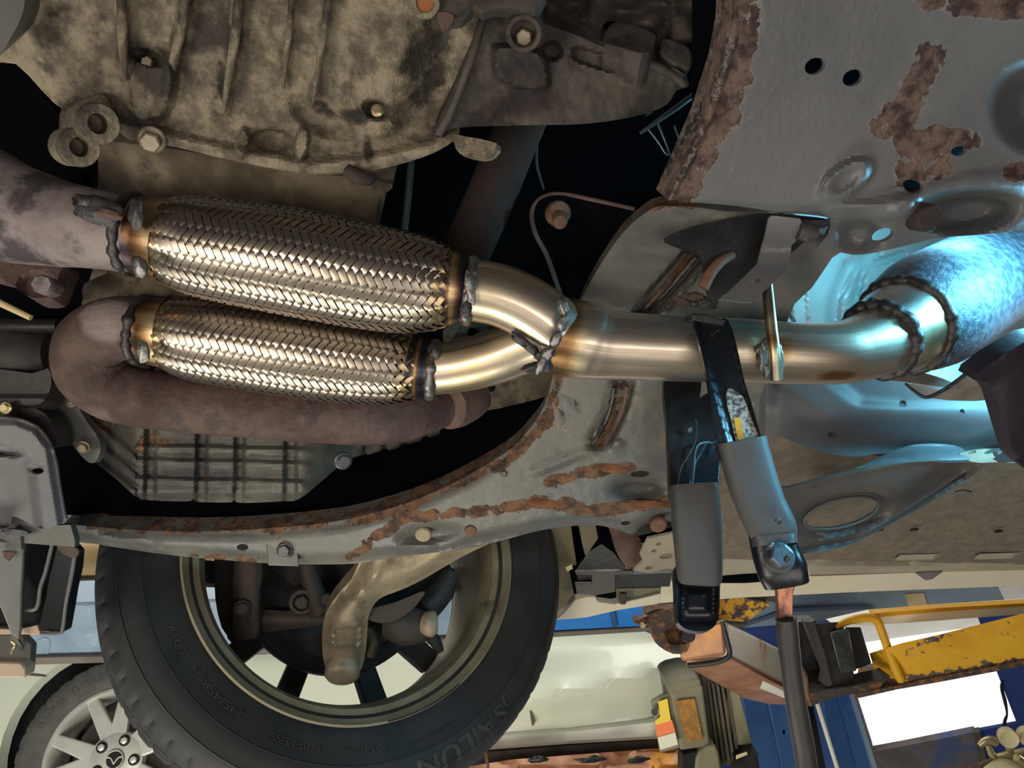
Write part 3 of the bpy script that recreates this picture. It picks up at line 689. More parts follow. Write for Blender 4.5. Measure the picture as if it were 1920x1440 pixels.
# ------------------------------------------------------------------ dark cover plate right of the gearbox
GC2 = thing('gearbox_cover', 'dark grimy cover plate with a bolt boss right of the ribbed gearbox', 'cover plate', P(1050, 160, .62))
cd = pl((860, 230, .60), (1240, 200, .63), (960, 0, .57))
def covh(x, y):
    h = -.010 * ss(0, 40, (x - 1110) * .3 - (y - 150) * -1 - 0) * 0
    h += .014 * (1 - ss(.82, 1.04, ((abs((x - 976) / 54 - (y - 126) * .002)) ** 4 + abs((y - 126 - (x - 976) * .16) / 40) ** 4) ** .25))
    h += .010 * (1 - ss(3, 12, abs(segd(x, y, [(1010, 30), (1130, 60), (1180, 85), (1240, 100), (1285, 140)]) - 0)))
    h += 0
    h -= .012 * (1 - ss(.8, 1.05, ((abs(x - 1120) / 48) ** 4 + (abs(y - 112 - (x - 1120) * .30) / 16) ** 4) ** .25))
    h -= .010 * (1 - ss(.6, 1.1, el(x, y, 1035, 96, 22, 18, 0)))
    h -= .02 * ss(1150, 1300, x) * ss(100, 240, y)
    return h + .0018 * noise.noise((x * .02, y * .02, 8)) + .001 * noise.noise((x * .07, y * .07, 8))
plate('cover', cr([(812, 256), (850, 240), (980, 235), (1100, 232), (1200, 216), (1250, 196), (1268, 170), (1292, 160), (1270, 130), (1200, 120), (1150, 96), (1080, 66), (1010, 40), (960, 20), (906, 30), (886, 80), (850, 170)], 3, True), cd, 'gear_dark', GC2, .03, h=covh, step=6, away=UP + FWD)
ptube('rib', [(x, y, cd(x, y) - .004, 8) for x, y in ((908, 20), (896, 70), (876, 130), (852, 196), (822, 254))], 'gear_dark', GC2, seg=12)
plate('ridge', cr([(1000, 20), (1030, 44), (1090, 62), (1118, 70), (1132, 46), (1150, 40), (1226, 60), (1230, 74), (1222, 100), (1280, 128), (1300, 130), (1320, 60), (1310, -150), (1000, -150)], 2, True), pl((1000, 0, .60), (1300, 0, .62), (1200, 100, .625)), 'gear_dark', GC2, .02, h=lambda x, y: -.016 * ss(1090, 1110, x) * (1 - ss(96, 104, y)) * (1 - ss(1250, 1262, x)) + .02 * noise.noise((x * .02, y * .025, 2)), step=8, away=UP + FWD)
ptube('rib', [(1012, 44, .60, 8), (1070, 68, .602, 9), (1130, 88, .606, 9), (1200, 112, .612, 9), (1262, 140, .620, 9), (1284, 158, .624, 8)], 'gear_dark', GC2, seg=12)
plate('block', cr([(1132, 74), (1136, 58), (1150, 42), (1178, 44), (1224, 60), (1230, 72), (1222, 92), (1204, 100), (1160, 88), (1138, 82)], 2, True), pl((1132, 74, .600), (1230, 72, .606), (1160, 88, .594)), 'gear_dark', GC2, .03, bevel=.002)
plate('block', cr([(1244, 70), (1290, 84), (1300, 110), (1288, 130), (1250, 112), (1238, 96)], 2, True), .612, 'gear_dark', GC2, .03, bevel=.002)
ax = (EYE - P(982, 62, .55)).normalized() + .3 * UP * -1
revolve('bolt_boss', [(-.05, .015), (-.001, .0135), (.002, .0125), (.002, .0095), (-.012, .009)], P(982, 62, .555), ax, 'gear_dark', GC2, 32)
bolt(982, 68, .565, 16, ax, 'bolt_steel', GC2, washer=False)
V1 = thing('gearbox_breather', 'rusty round plug and tan pipe stubs at the top edge beside the gearbox', 'plug', P(800, 5, .5))
revolve('plug', [(-.014, .0105), (0, .0105), (.002, .0095), (.002, .0062), (-.004, .006)], P(797, 6, .53), EYE - P(797, 6, .53), 'case_cast', V1, 28)
revolve('plug_core', [(-.006, .006), (.0005, .006)], P(797, 6, .53), EYE - P(797, 6, .53), 'rust_orange', V1, 20)
plate('lug', cr([(822, 22), (850, 28), (846, 44), (832, 50), (822, 40)], 2, True), .53, 'rust_brown', V1, .008)
plate('rail', cr([(800, -40), (1010, -40), (1012, 8), (990, 14), (960, 8), (925, 6), (905, 12), (885, 6), (862, 28), (830, 28), (806, 20)], 2, True), .535, 'gear_dark', V1, .02)

# ------------------------------------------------------------------ things in the dark gap
ptube('drive_shaft', [(1000, 180, .82, 44), (960, 270, .80, 46), (920, 370, .78, 46), (875, 470, .76, 46), (840, 560, .75, 46)], 'rust_dark', None, label='dull brown drive shaft slanting down in the dark gap behind the braid', cat='shaft')
ptube('vent_rod', [(772, 290, .80, 7), (766, 360, .80, 7), (757, 440, .80, 7), (750, 500, .8, 7)], 'rod_blue_lit', None, seg=14, label='thin shiny upright rod in the gap right of the bell housing', cat='rod')
ptube('brake_line', [(1008, 230, .84, 3), (1006, 300, .84, 3), (1012, 330, .84, 2.6), (1020, 356, .84, 2)], 'rod_blue_lit', None, seg=8, label='thin dark line dangling below the gearbox cover', cat='pipe')
WS = thing('wire_clip', 'wire clip with blue lamp glints painted into its colour in the dark gap beside the grey crossmember', 'clip', P(1250, 230, .72))
ptube('clip_arm', [(1200, 250, .72, 3), (1240, 222, .72, 5), (1290, 186, .72, 6), (1316, 166, .72, 4)], 'rod_blue_lit', WS, seg=8)
ptube('clip_leg', [(1215, 242, .72, 2), (1235, 268, .72, 2), (1248, 288, .72, 2), (1254, 284, .72, 2), (1232, 228, .72, 3)], 'rod_blue_lit', WS, seg=8)
ptube('clip_leg', [(1264, 236, .72, 2), (1270, 252, .72, 2), (1280, 278, .72, 2)], 'rod_blue_lit', WS, seg=8)
plate('clip_tab', [(1206, 208), (1218, 203), (1224, 211), (1212, 217)], .715, 'rod_blue_lit', WS, .003)
MB_ = thing('mount_bracket', 'dark triangular mount bracket with a rusty rim and one rusty bolt', 'bracket', P(1080, 460, .8))
mb = pl((1000, 400, .80), (1190, 390, .78), (1060, 560, .82))
bo = cr([(996, 412), (1000, 388), (1018, 372), (1046, 366), (1090, 374), (1190, 394), (1240, 400), (1150, 480), (1100, 570), (1052, 560), (1036, 496), (1010, 444)], 3, True)
plate('web', bo, mb, 'void', MB_, .006, h=lambda x, y: -.006 * (1 - ss(.4, 1, el(x, y, 1080, 450, 90, 80))), step=14)
ptube('rim', [(1190, 392, .777, 4), (1100, 372, .787, 4), (1048, 364, .793, 4.5), (1014, 372, .797, 4.5), (997, 398, .80, 4.5), (1004, 438, .80, 4.5), (1024, 476, .805, 4.5), (1040, 520, .81, 4.5), (1056, 566, .82, 4)], 'rust_brown', MB_, seg=10)
revolve('bolt_washer', [(-.004, .0125), (.004, .0125), (.008, .010)], P(1046, 400, .775), TOCAM + .2 * RT, 'bolt_rust', MB_, 24)
revolve('bolt_end', [(-.01, .0075), (.016, .0075), (.018, .006)], P(1048, 408, .77), TOCAM - .5 * UP, 'bolt_rust', MB_, 16)
plate('engine_cover', cr([(830, 620), (880, 600), (960, 600), (1060, 640), (1040, 730), (960, 760), (890, 770), (880, 740), (850, 690)], 3, True), .86, 'case_dirty', None, .01, holes=[ell(885, 622, 9, 8), ell(918, 726, 11, 9)], h=lambda x, y: .012 * (1 - ss(3, 14, segd(x, y, [(860, 640), (960, 612), (1020, 640)]))), step=12, label='dull sandy engine cover glimpsed under the lower branch pipe', cat='cover')

# ------------------------------------------------------------------ oil pan
OP = thing('oil_pan', 'dark ribbed oil pan with a crossing grid below the rusty pipe', 'oil pan', P(400, 930, .85))
vx, hy = (290, 372, 446, 532), (838, 864, 902)
def panh(x, y):
    h = 0
    if x > 256:
        for c_, wv in ((282, 9), (378, 9), (449, 8), (545, 10)): h -= .009 * (1 - ss(.7, 1.5, abs(x - c_ + (y - 870) * .02) / wv))
        for c_ in (842, 868, 903): h += .0050 * (1 - ss(.2, 1.6, abs(y - c_ - (x - 400) * .022) / 6)) * (1 - ss(540, 600, x))
    else:
        for k in (0, 34, 66): h += .006 * (1 - ss(.3, 1.5, abs((y - 790 - k) - (x - 170) * .82) / 8))
    h -= .09 * ss(0, 130, 258 - x) - 0
    h -= .07 * ss(560, 700, x)
    h -= .02 * ss(918, 946, y)
    return h + .0008 * noise.noise((x * .05, y * .05, 0))
od = pl((260, 780, .835), (560, 780, .835), (400, 940, .845))
plate('pan', cr([(118, 770), (150, 830), (170, 858), (220, 900), (256, 932), (282, 938), (350, 940), (362, 936), (372, 941), (430, 942), (440, 938), (452, 943), (528, 940), (560, 936), (600, 905), (640, 870), (676, 838), (690, 800), (680, 740), (400, 700), (130, 720)], 3, True), od, 'pan_paint', OP, .03, h=panh, step=4.5, away=UP + FWD, rust=lambda x, y: .5 * (1 - ss(.2, 1, el(x, y, 262, 850, 16, 70))) + .5 * (1 - ss(.2, 1, el(x, y, 290, 828, 40, 26))) + .4 * (1 - ss(.2, 1, el(x, y, 200, 790, 40, 60))))
plate('pan_flange', cr([(96, 640), (118, 640), (128, 700), (150, 770), (188, 830), (176, 868), (150, 852), (118, 800), (104, 730)], 3, True), .84, 'guard_metal', OP, .012)
bolt(132, 752, .825, 10, TOCAM, 'bolt_steel', OP); bolt(156, 838, .82, 10, TOCAM + DOWN, 'bolt_steel', OP)
bolt(644, 864, .815, 13, TOCAM + .5 * RT + .2 * DOWN, 'bolt_grey', OP)
bolt(116, 684, .83, 9, TOCAM, 'bolt_rust', OP)
EN = thing('engine_sump_edge', 'row of dark bolt bosses along the engine edge under the rusty pipe', 'engine edge', P(780, 850, .95))
for (x, y, s) in ((664, 845, 20), (700, 838, 20), (738, 830, 18), (776, 818, 20), (812, 806, 18)):
    hexa('boss', [(x - s, y - 14, .93), (x + s, y - 20, .93), (x + s - 4, y + 8, .93), (x - s + 6, y + 16, .93), (x - s, y - 14, .96), (x + s, y - 20, .96), (x + s - 4, y + 8, .96), (x - s + 6, y + 16, .96)], 'knuckle', EN, .004)
plate('edge_rail', cr([(640, 860), (700, 846), (780, 826), (880, 780), (960, 740), (1020, 700), (1030, 640), (880, 690), (700, 780)], 2, True), .95, 'black_paint', EN, .03)

# ------------------------------------------------------------------ crossmember (grey plate, top right)
XM = thing('crossmember', 'grey painted crossmember plate with rust patches and two round holes, top right', 'crossmember', P(1650, 250, .56))
xd0 = pl((1400, 0, .505), (1920, 0, .535), (1550, 390, .590))
XO = cr([(1402, -150), (1390, 40), (1374, 120), (1340, 220), (1300, 310), (1266, 374), (1310, 380), (1380, 386), (1460, 398), (1530, 404), (1556, 412), (1552, 440), (1536, 464), (1580, 474), (1606, 478), (1650, 472), (1700, 460), (1760, 446), (1840, 440), (1920, 432), (2020, 428), (2150, 420), (2250, 380), (2260, 100), (2240, -150), (1700, -150)], 3, True)
def xh(x, y):
    h = 0
    ring = el(x, y, 1586, 338, 62, 30, -38)                                  # raised drain lip with a ridge
    h += .011 * (1 - ss(.55, 1.15, ring)) - .006 * (1 - ss(.25, .6, ring)) + .004 * math.exp(-((ring - .8) / .14) ** 2)
    h -= .045 * (1 - ss(.3, 1.05, el(x, y, 1945, 200, 92, 92)))             # round pocket at the edge
    h -= .042 * (1 - ss(.3, 1.05, el(x, y, 1812, 396, 108, 46, -6)))         # pocket with the bolt
    h += .006 * (1 - ss(6, 30, segd(x, y, [(1690, 392), (1740, 364), (1830, 342), (1920, 340)])))
    h += .010 * (1 - ss(8, 30, segd(x, y, [(1560, 404), (1640, 396), (1700, 384)])))
    h -= .022 * ss(0, 36, y - 372 - (x - 1400) * .035) * (1 - ss(1590, 1680, x))   # folded lower edge
    h -= .014 * (1 - ss(.3, 1.2, el(x, y, 1610, 440, 40, 34)))
    h -= .012 * ss(0, 26, 1404 - x - max(0, y - 40) * .30) * 0
    return h + .0012 * noise.noise((x * .006, y * .006, 2))
def xr(x, y):
    e = segd(x, y, [(1402, -150), (1390, 40), (1374, 120), (1340, 220), (1300, 310), (1262, 376)])
    r = .78 * (1 - ss(.3, 1.0, e / (62 - 10 * ss(200, 380, y))))
    r = max(r, .72 * (1 - ss(.35, 1.0, segd(x, y, [(1745, 105), (1720, 160), (1690, 215), (1660, 238)]) / 48)))
    r = max(r, .72 * (1 - ss(.35, 1.0, segd(x, y, [(1700, 268), (1760, 262), (1816, 262)]) / 40)))
    r = max(r, .75 * (1 - ss(.3, 1.0, segd(x, y, [(1740, -10), (1800, 8), (1930, 10)]) / 42)))
    r = max(r, .7 * (1 - ss(.3, 1.0, segd(x, y, [(1895, 322), (1960, 318)]) / 34)))
    r = max(r, .50 * (1 - ss(.3, 1.0, segd(x, y, [(1700, 320), (1760, 310)]) / 40)))
    return r
plate('plate', XO, xd0, 'panel_paint', XM, .004, h=xh, step=7, rust=xr, holes=[ell(1528, 124, 20, 15, -25), ell(1599, 146, 20, 15, -25), ell(1655, 441, 21, 12, -18), ell(1798, 283, 15, 9, -10), ell(1712, 350, 20, 12, 20)])
revolve('bolt_head', [(-.01, .011), (.004, .011), (.006, .0095)], P(1735, 408, .600), TOCAM + .6 * DOWN + .3 * RT, 'rust_dark', XM, 28)
revolve('bolt_collar', [(-.02, .016), (-.004, .016), (-.003, .012)], P(1720, 396, .606), TOCAM + .6 * DOWN + .3 * RT, 'rust_brown', XM, 28)
plate('hole_shade_sheet', [(1300, -150), (2230, -150), (2230, 380), (1720, 430), (1560, 400), (1300, 372)], lambda x, y: xd0(x, y) + .062, 'void', XM, .003)  # black sheet added so the holes read as deep shade
plate('edge_wall', [(1396, -60), (1390, 40), (1374, 120), (1340, 220), (1300, 310), (1266, 374), (1254, 376), (1286, 306), (1326, 214), (1360, 110), (1374, 40), (1380, -60)], lambda x, y: xd0(x, y) + .006, 'dark_paint', XM, .03, rust=lambda x, y: .55)

# ------------------------------------------------------------------ subframe (long curved member)
SF = thing('subframe', 'long curved grey subframe with flaking orange rust sweeping under the exhaust', 'subframe', P(800, 1020, .95))
sd = pl((1150, 700, .74), (1240, 385, .655), (200, 1000, .96))
SO = cr([(118, 984), (200, 990), (300, 996), (400, 996), (480, 992), (560, 986), (640, 976), (700, 962), (760, 944), (820, 920), (880, 890), (925, 864), (960, 840), (990, 808), (1012, 778), (1028, 740), (1040, 690), (1060, 640), (1080, 590), (1098, 545), (1130, 490), (1168, 436), (1206, 402), (1238, 386), (1300, 388), (1360, 396), (1440, 402), (1520, 430), (1584, 462), (1560, 484), (1522, 540), (1490, 570), (1470, 620), (1440, 680), (1428, 740), (1380, 770), (1300, 800), (1275, 860), (1268, 920), (1268, 980), (1240, 992), (1200, 1004), (1172, 998), (1130, 986), (1090, 985), (1040, 990), (990, 1000), (940, 1014), (880, 1027), (800, 1038), (740, 1045), (690, 1054), (640, 1058), (560, 1058), (500, 1056), (420, 1050), (330, 1042), (240, 1030), (180, 1020), (140, 1014)], 2, True)
SLOT = [(1168, 718), (1160, 752), (1146, 790), (1124, 828)]
SLOT2 = [(1302, 478), (1272, 514), (1240, 548), (1205, 590)]
def sh_(x, y):
    h = 0
    e = segd(x, y, SLOT); h -= .014 * (1 - ss(.3, 1.05, e / 27)); h += .006 * (1 - ss(1, 7, segd(x, y, [(1150, 722), (1140, 770), (1118, 818), (1106, 830)])))
    e = segd(x, y, SLOT2); h -= .016 * (1 - ss(.3, 1.05, e / 24)); h += .006 * (1 - ss(1, 8, segd(x, y, [(1318, 500), (1284, 540), (1250, 580)])))
    h -= .026 * (1 - ss(.2, 1.05, el(x, y, 1198, 912, 66, 34, -4)))
    h -= .022 * (1 - ss(.2, 1.05, el(x, y, 806, 1004, 74, 24, -6)))
    h -= .020 * (1 - ss(.3, 1.05, el(x, y, 1236, 978, 50, 18, -22)))
    h -= .030 * (1 - ss(.5, 1.0, el(x, y, 1395, 480, 70, 84, 24)))              # hollow behind the hanger strap
    h -= .012 * (1 - ss(0, 26, segd(x, y, [(1060, 640), (1040, 690), (1012, 778), (960, 840), (880, 890), (760, 944), (640, 976), (480, 992), (200, 990)])))
    h += .004 * (1 - ss(3, 12, segd(x, y, [(1000, 885), (1090, 850), (1160, 832)])))
    low = segd(x, y, [(140, 1018), (330, 1042), (500, 1056), (640, 1058), (800, 1038), (990, 1000), (1090, 985), (1172, 998), (1268, 985)])
    h -= .016 * (1 - ss(0, 22, low))
    h -= .02 * ss(1200, 1290, x) * ss(690, 800, y) * .7
    return h + .0014 * noise.noise((x * .012, y * .012, 4)) + .0005 * noise.noise((x * .06, y * .06, 1))
def sr(x, y):
    r = .66 * (1 - ss(.2, 1.0, segd(x, y, [(1046, 700), (1034, 770), (1000, 820), (940, 868), (860, 905), (760, 950), (660, 976)]) / 22))
    r = max(r, .68 * (1 - ss(.3, 1.0, segd(x, y, [(1030, 905), (1090, 886), (1180, 874)]) / 18)))
    r = max(r, .70 * (1 - ss(.3, 1.0, segd(x, y, [(950, 952), (1030, 942), (1120, 958), (1180, 950), (1255, 940)]) / 20)))
    r = max(r, .62 * (1 - ss(.3, 1.0, segd(x, y, [(655, 1046), (700, 1010), (760, 972), (860, 962), (950, 958)]) / 17)))
    r = max(r, .56 * (1 - ss(.2, 1.0, segd(x, y, [(130, 984), (300, 994), (480, 994), (640, 978)]) / 13)))
    r = max(r, .50 * (1 - ss(.2, 1.0, segd(x, y, [(360, 1044), (480, 1052)]) / 16)))
    r = max(r, .60 * (1 - ss(.2, 1.0, segd(x, y, SLOT) / 22)), .5 * (1 - ss(.2, 1.0, segd(x, y, SLOT2) / 20)))
    r = max(r, .66 * (1 - ss(.2, 1.0, segd(x, y, [(1206, 396), (1250, 382), (1300, 384)]) / 14)))
    return r
plate('beam', SO, sd, 'subframe_paint', SF, .026, h=sh_, step=7, rust=sr, rust_back=.44, holes=[ell(455, 1026, 11, 6), ell(1173, 981, 9, 4, -4), ell(1200, 889, 18, 6, -3), ell(880, 993, 0.6, .5)])
for i, (pts, k) in enumerate((([(1152, 726), (1148, 756), (1138, 786), (1122, 816), (1112, 832)], 'weld_dark'), ([(1176, 724), (1170, 760), (1156, 796), (1134, 834)], 'rust_brown'), ([(1306, 482), (1276, 518), (1246, 552), (1216, 582)], 'weld_dark'), ([(1288, 474), (1262, 506), (1230, 544), (1204, 574)], 'gear_dark'))):
    q = [(x, y, sd(x, y) - (.004 if i < 2 else .006), 4.5) for x, y in pts]
    ptube('seam_weld', q, k, SF, seg=9, wob=lambda i, a: .5 * noise.noise((i * .8, a, 2)))
for i, (x, y, rx, ry, an, k) in enumerate([(1150, 878, 32, 9, 3, 'rust_orange'), (1030, 943, 40, 6, 3, 'rust_orange'), (1215, 944, 40, 6, 6, 'rust_orange'), (1064, 752, 12, 34, -18, 'guard_metal'), (1046, 775, 8, 24, -14, 'steel_grey')]):
    blob('rust_flake', x, y, sd(x, y) - .002, rx, ry, an, k, SF, .5, .13, 60 + i)
revolve('bolt_head', [(-.01, .0095), (.003, .0095), (.0045, .008)], P(794, 1000, sd(794, 1000) + .008), TOCAM + DOWN * .8, 'alloy_arm', SF, 24)
revolve('bolt_head', [(-.01, .009), (.003, .009), (.0045, .0075)], P(1234, 982, sd(1234, 982) + .008), TOCAM + DOWN * .8, 'bolt_rust', SF, 24)
revolve('plug', [(-.004, .0065), (.003, .0065)], P(882, 994, sd(882, 994)), TOCAM + DOWN * .8, 'bolt_rust', SF, 20)
hexa('tab', [(499, 1018, .925), (557, 1016, .925), (560, 1062, .925), (503, 1060, .925), (499, 1018, .935), (557, 1016, .935), (560, 1062, .935), (503, 1060, .935)], 'guard_metal', SF, .001)
bolt(534, 1032, .92, 12, TOCAM, 'bolt_grey', SF)
bolt(944, 889, sd(944, 889) - .001, 7, TOCAM, 'bolt_grey', SF, washer=False)
plate('gusset', cr([(1248, 700), (1330, 700), (1350, 760), (1346, 860), (1300, 900), (1262, 900), (1250, 800)], 2, True), .80, 'dark_paint', SF, .01)

# exhaust hanger strap; black plate painted as the shade in its recess
HB = thing('hanger_bracket', 'bent grey strap bracket holding the exhaust hanger rod', 'bracket', P(1430, 480, .62))
hk = lambda x, y: .600 if y < 408 else (.600 + (y - 408) * .0003 if y < 468 else (.618 - (y - 468) * .00005 if y < 494 else .6167 - (y - 494) * .00032))
plate('strap', [(1442, 407), (1448, 404), (1500, 410), (1503, 416), (1493, 452), (1484, 460), (1483, 470), (1480, 494), (1470, 512), (1410, 567), (1390, 566), (1352, 561), (1420, 494), (1428, 462), (1434, 444)], hk, 'panel_paint', HB, .003, step=9, holes=[], rust=lambda x, y: .62 * (1 - ss(.2, 1, el(x, y, 1419, 525, 12, 8))))
plate('backing', cr([(1246, 446), (1300, 424), (1400, 404), (1440, 400), (1500, 404), (1560, 412), (1540, 420), (1490, 470), (1420, 500), (1350, 560), (1330, 560), (1322, 524), (1312, 480), (1262, 460)], 2, True), .645, 'black_paint', HB, .004)
ptube('hook', [(1318, 540, .635, 11), (1332, 512, .635, 11), (1352, 490, .638, 10), (1372, 478, .645, 9)], 'bolt_rust', HB)
ptube('rolled_end', [(1498, 432, .606, 17), (1514, 436, .606, 18), (1530, 438, .606, 15)], 'dark_paint', HB, n=3)
plate('hook_tab', [(1500, 414), (1552, 412), (1558, 424), (1530, 428), (1500, 426)], .604, 'dark_bracket', HB, .004)
bolt(1408, 549, .608, 5, TOCAM, 'bolt_rust', HB, washer=False)
for i in range(10):
    blob('crust', random.uniform(1270, 1335), random.uniform(556, 574), sd(1300, 565) - .006, random.uniform(8, 18), random.uniform(4, 9), random.uniform(-30, 30), 'weld_dark' if i % 2 else 'rust_brown', HB, .6, .4, 80 + i)
# ------------------------------------------------------------------ road wheel of the lifted car, seen from inside
WC = P(671, 1031, 1.123); WA = (-.39 * RT - .472 * UP + .79 * FWD).normalized()
WE1 = (-UP - WA * (-UP).dot(WA)).normalized(); WE2 = WA.cross(WE1)        # angle 0 = down in view
if WE2.dot(RT) < 0: WE2 = -WE2                                             # +90 = right
def WP(a, r, th):
    t = math.radians(th); return WC + WA * a + (WE1 * math.cos(t) + WE2 * math.sin(t)) * r
WH = thing('car_wheel', 'dark tyre on a dirty multi-spoke rim hanging behind the rusty subframe', 'wheel', WP(.1, .34, 0))
SEG = 384
def trad(i, k, r):
    if i in TR_SH and k % 6 == 0: return r - .003
    if i in TR_IN and k % 6 == 3: return r - .003
    return r
tp = [(.010, .216), (.000, .226), (-.006, .240), (-.013, .262), (-.0175, .284), (-.0178, .2845), (-.0182, .286), (-.0165, .300), (-.012, .313), (-.0105, .3135), (-.0085, .317), (.001, .3245), (.006, .3275), (.012, .330), (.020, .3335), (.034, .3365), (.048, .338), (.050, .332), (.056, .332), (.058, .3385), (.085, .339), (.087, .333), (.093, .333), (.095, .339), (.122, .339), (.124, .333), (.130, .333), (.132, .3385), (.160, .338), (.162, .332), (.168, .332), (.170, .3375), (.196, .334), (.214, .326), (.226, .308), (.230, .286), (.224, .262), (.214, .240), (.206, .216)]
TR_SH = [i for i, (a, r) in enumerate(tp) if .003 < a < .047 and r > .32]; TR_IN = [i for i, (a, r) in enumerate(tp) if .057 < a < .215 and r > .333]
revolve('tyre', tp, WC, WA, 'tyre', WH, SEG, ref=-UP, rad=trad, close=True, smooth=30)
tyre_o = WH.children[0]
# thin raised rings on the sidewall
for a, r in ((-.0186, .2845), (-.0138, .3125)):
    tube('sidewall_ring', [(WP(a, r, t), .0008) for t in range(-120, 125, 4)], 'tyre', tyre_o, 6)
def sidewall_a(r):
    for (a0, r0), (a1, r1) in zip(tp, tp[1:]):
        if r0 <= r <= r1: return a0 + (a1 - a0) * (r - r0) / (r1 - r0 + 1e-9)
    return -.012
def tyre_text(body, mid, r0, size, spread, parent=tyre_o, hgt=.002, bold=0, matn='tyre_tread'):
    Vt, Ft = text_mesh(body, size, bold); wdt = max(v[0] for v in Vt); V = []
    for k in (0, 1):
        for v in Vt:
            r = r0 + v[1]; th = mid - math.degrees((v[0] - wdt / 2) * spread / r0)
            V.append(WP(sidewall_a(r) - hgt * (1 - k), r, th))
    n = len(Vt); edges = {}
    for f in Ft:
        for i in range(len(f)): edges[(f[i], f[(i + 1) % len(f)])] = 1
    Fa = [tuple(f) for f in Ft] + [tuple(i + n for i in f[::-1]) for f in Ft] + [(b, a, a + n, b + n) for a, b in edges if (b, a) not in edges]
    obj('lettering', V, Fa, matn, parent, 0)
tyre_text('SAILUN', 21, .293, .032, 1.35, bold=.0006)
tyre_text('245/45R18  100W', -57, .258, .0135, 1.45)
tyre_text('TUBELESS', -24, .262, .0125, 1.4); tyre_text('RADIAL', -5, .262, .0125, 1.4)
tyre_text('STANDARD LOAD', 14, .268, .007, 1.2)
tube('sidewall_moon', [(WP(-.0165, .300 + .009 * math.cos(t), 37.5 + 2.0 * math.sin(t)), .0022 * (1.05 - abs(t - 3.6) / 2.6)) for t in [1.2 + .2 * i for i in range(24)]], 'rubber', tyre_o, 6)
# rim
rp = [(.012, .217), (.004, .226), (-.004, .2375), (-.009, .2385), (-.010, .2355), (-.003, .230), (.004, .222), (.008, .214), (.018, .2095), (.030, .2085), (.034, .2065), (.040, .2045), (.052, .2035), (.100, .2035), (.135, .2045), (.165, .207), (.188, .212), (.205, .221), (.214, .232), (.210, .235), (.200, .222), (.17, .214), (.10, .212), (.05, .212), (.03, .216)]
revolve('rim', rp, WC, WA, 'rim_dirty', WH, 160, ref=-UP, close=True, smooth=35)
rim_o = WH.children[-1]
def wbox(name, a0, a1, r0, r1, th, w0, w1, material, parent, b=.004, ang=0, dish=0):
    V = []
    for a, dd in ((a0, 0), (a1, 0)):
        for r, ww, s in ((r0, w0, -1), (r1, w1, -1), (r1, w1, 1), (r0, w0, 1)):
            da = dish if r == r0 else 0
            V.append(WP(a + da, r, th) + (-WE1 * math.sin(math.radians(th)) + WE2 * math.cos(math.radians(th))) * (s * ww / 2) )
    F = [(0, 1, 2, 3), (7, 6, 5, 4), (0, 4, 5, 1), (1, 5, 6, 2), (2, 6, 7, 3), (3, 7, 4, 0)]
    return obj(name, V, F, material, parent, 30, None, b)
for k in range(5):
    for s in (-1, 1):
        wbox('spoke', .160, .190, .055, .208, 28 + 72 * k + s * 15.5, .030, .036, 'rim_back', rim_o)
revolve('hub', [(.13, .07), (.165, .085), (.19, .080), (.195, .06)], WC, WA, 'rim_back', rim_o, 40)
tube('rim_scuff', [(WP(-.0105, .2365, t), .0011) for t in range(2, 30, 3)], 'rim_back', rim_o, 6)
blob('tread_pebble', 294, 1340, .985, 3, 7, -10, 'tan_tube', tyre_o, .3, .6, 3)

BD = thing('brake_disc', 'black brake disc inside the rim behind the pale control arm', 'brake disc', WP(.12, .15, 0))
revolve('disc', [(.118, .06), (.118, .150), (.121, .152), (.138, .152), (.141, .150), (.141, .06)], WC, WA, 'brake_dark', BD, 80)
revolve('dust_shield', [(.098, .05), (.100, .128), (.104, .132), (.106, .128), (.104, .05)], WC, WA, 'black_paint', BD, 64)
KN = thing('steering_knuckle', 'dark brown steering knuckle with caliper bracket and bolts inside the wheel', 'knuckle', P(560, 1150, 1.12))
kd = 1.10
plate('caliper', cr([(408, 1010), (452, 1010), (450, 1080), (440, 1150), (424, 1190), (408, 1150), (402, 1090)], 2, True), 1.14, 'brake_dark', KN, .05)
plate('bracket_arm', cr([(440, 1050), (490, 1052), (486, 1110), (486, 1170), (480, 1194), (452, 1200), (436, 1192), (438, 1140)], 2, True), 1.10, 'knuckle', KN, .03, h=lambda x, y: .008 * (1 - ss(.5, 1.2, abs(x - 463) / 24)), step=8)
plate('bracket_foot', cr([(428, 1170), (452, 1180), (486, 1176), (488, 1196), (470, 1200), (450, 1216), (426, 1196)], 2, True), 1.11, 'brake_dark', KN, .03)
plate('lower_rib', cr([(470, 1144), (540, 1146), (590, 1136), (622, 1150), (600, 1172), (540, 1180), (486, 1186), (464, 1172)], 2, True), 1.115, 'knuckle', KN, .025, h=lambda x, y: .008 * (1 - ss(.3, 1.1, abs(y - 1164) / 18)), step=8)
ptube('upright', [(566, 1000, 1.12, 16), (576, 1060, 1.11, 17), (590, 1110, 1.105, 19), (606, 1150, 1.10, 24)], 'knuckle', KN)
revolve('eye', [(-.03, .019), (0, .019), (.004, .017), (.004, .0125), (-.004, .012)], P(566, 1128, 1.095), TOCAM + .2 * RT, 'knuckle', KN, 32)
bolt(566, 1128, 1.093, 13, TOCAM + .2 * RT, 'knuckle', KN, washer=False)
bolt(454, 1140, 1.085, 12, TOCAM + .3 * RT, 'knuckle', KN); bolt(614, 1122, 1.09, 12, TOCAM, 'knuckle', KN, washer=False)
ptube('ball_stud', [(690, 1176, 1.10, 10), (700, 1200, 1.10, 11), (694, 1230, 1.10, 9)], 'knuckle', KN)
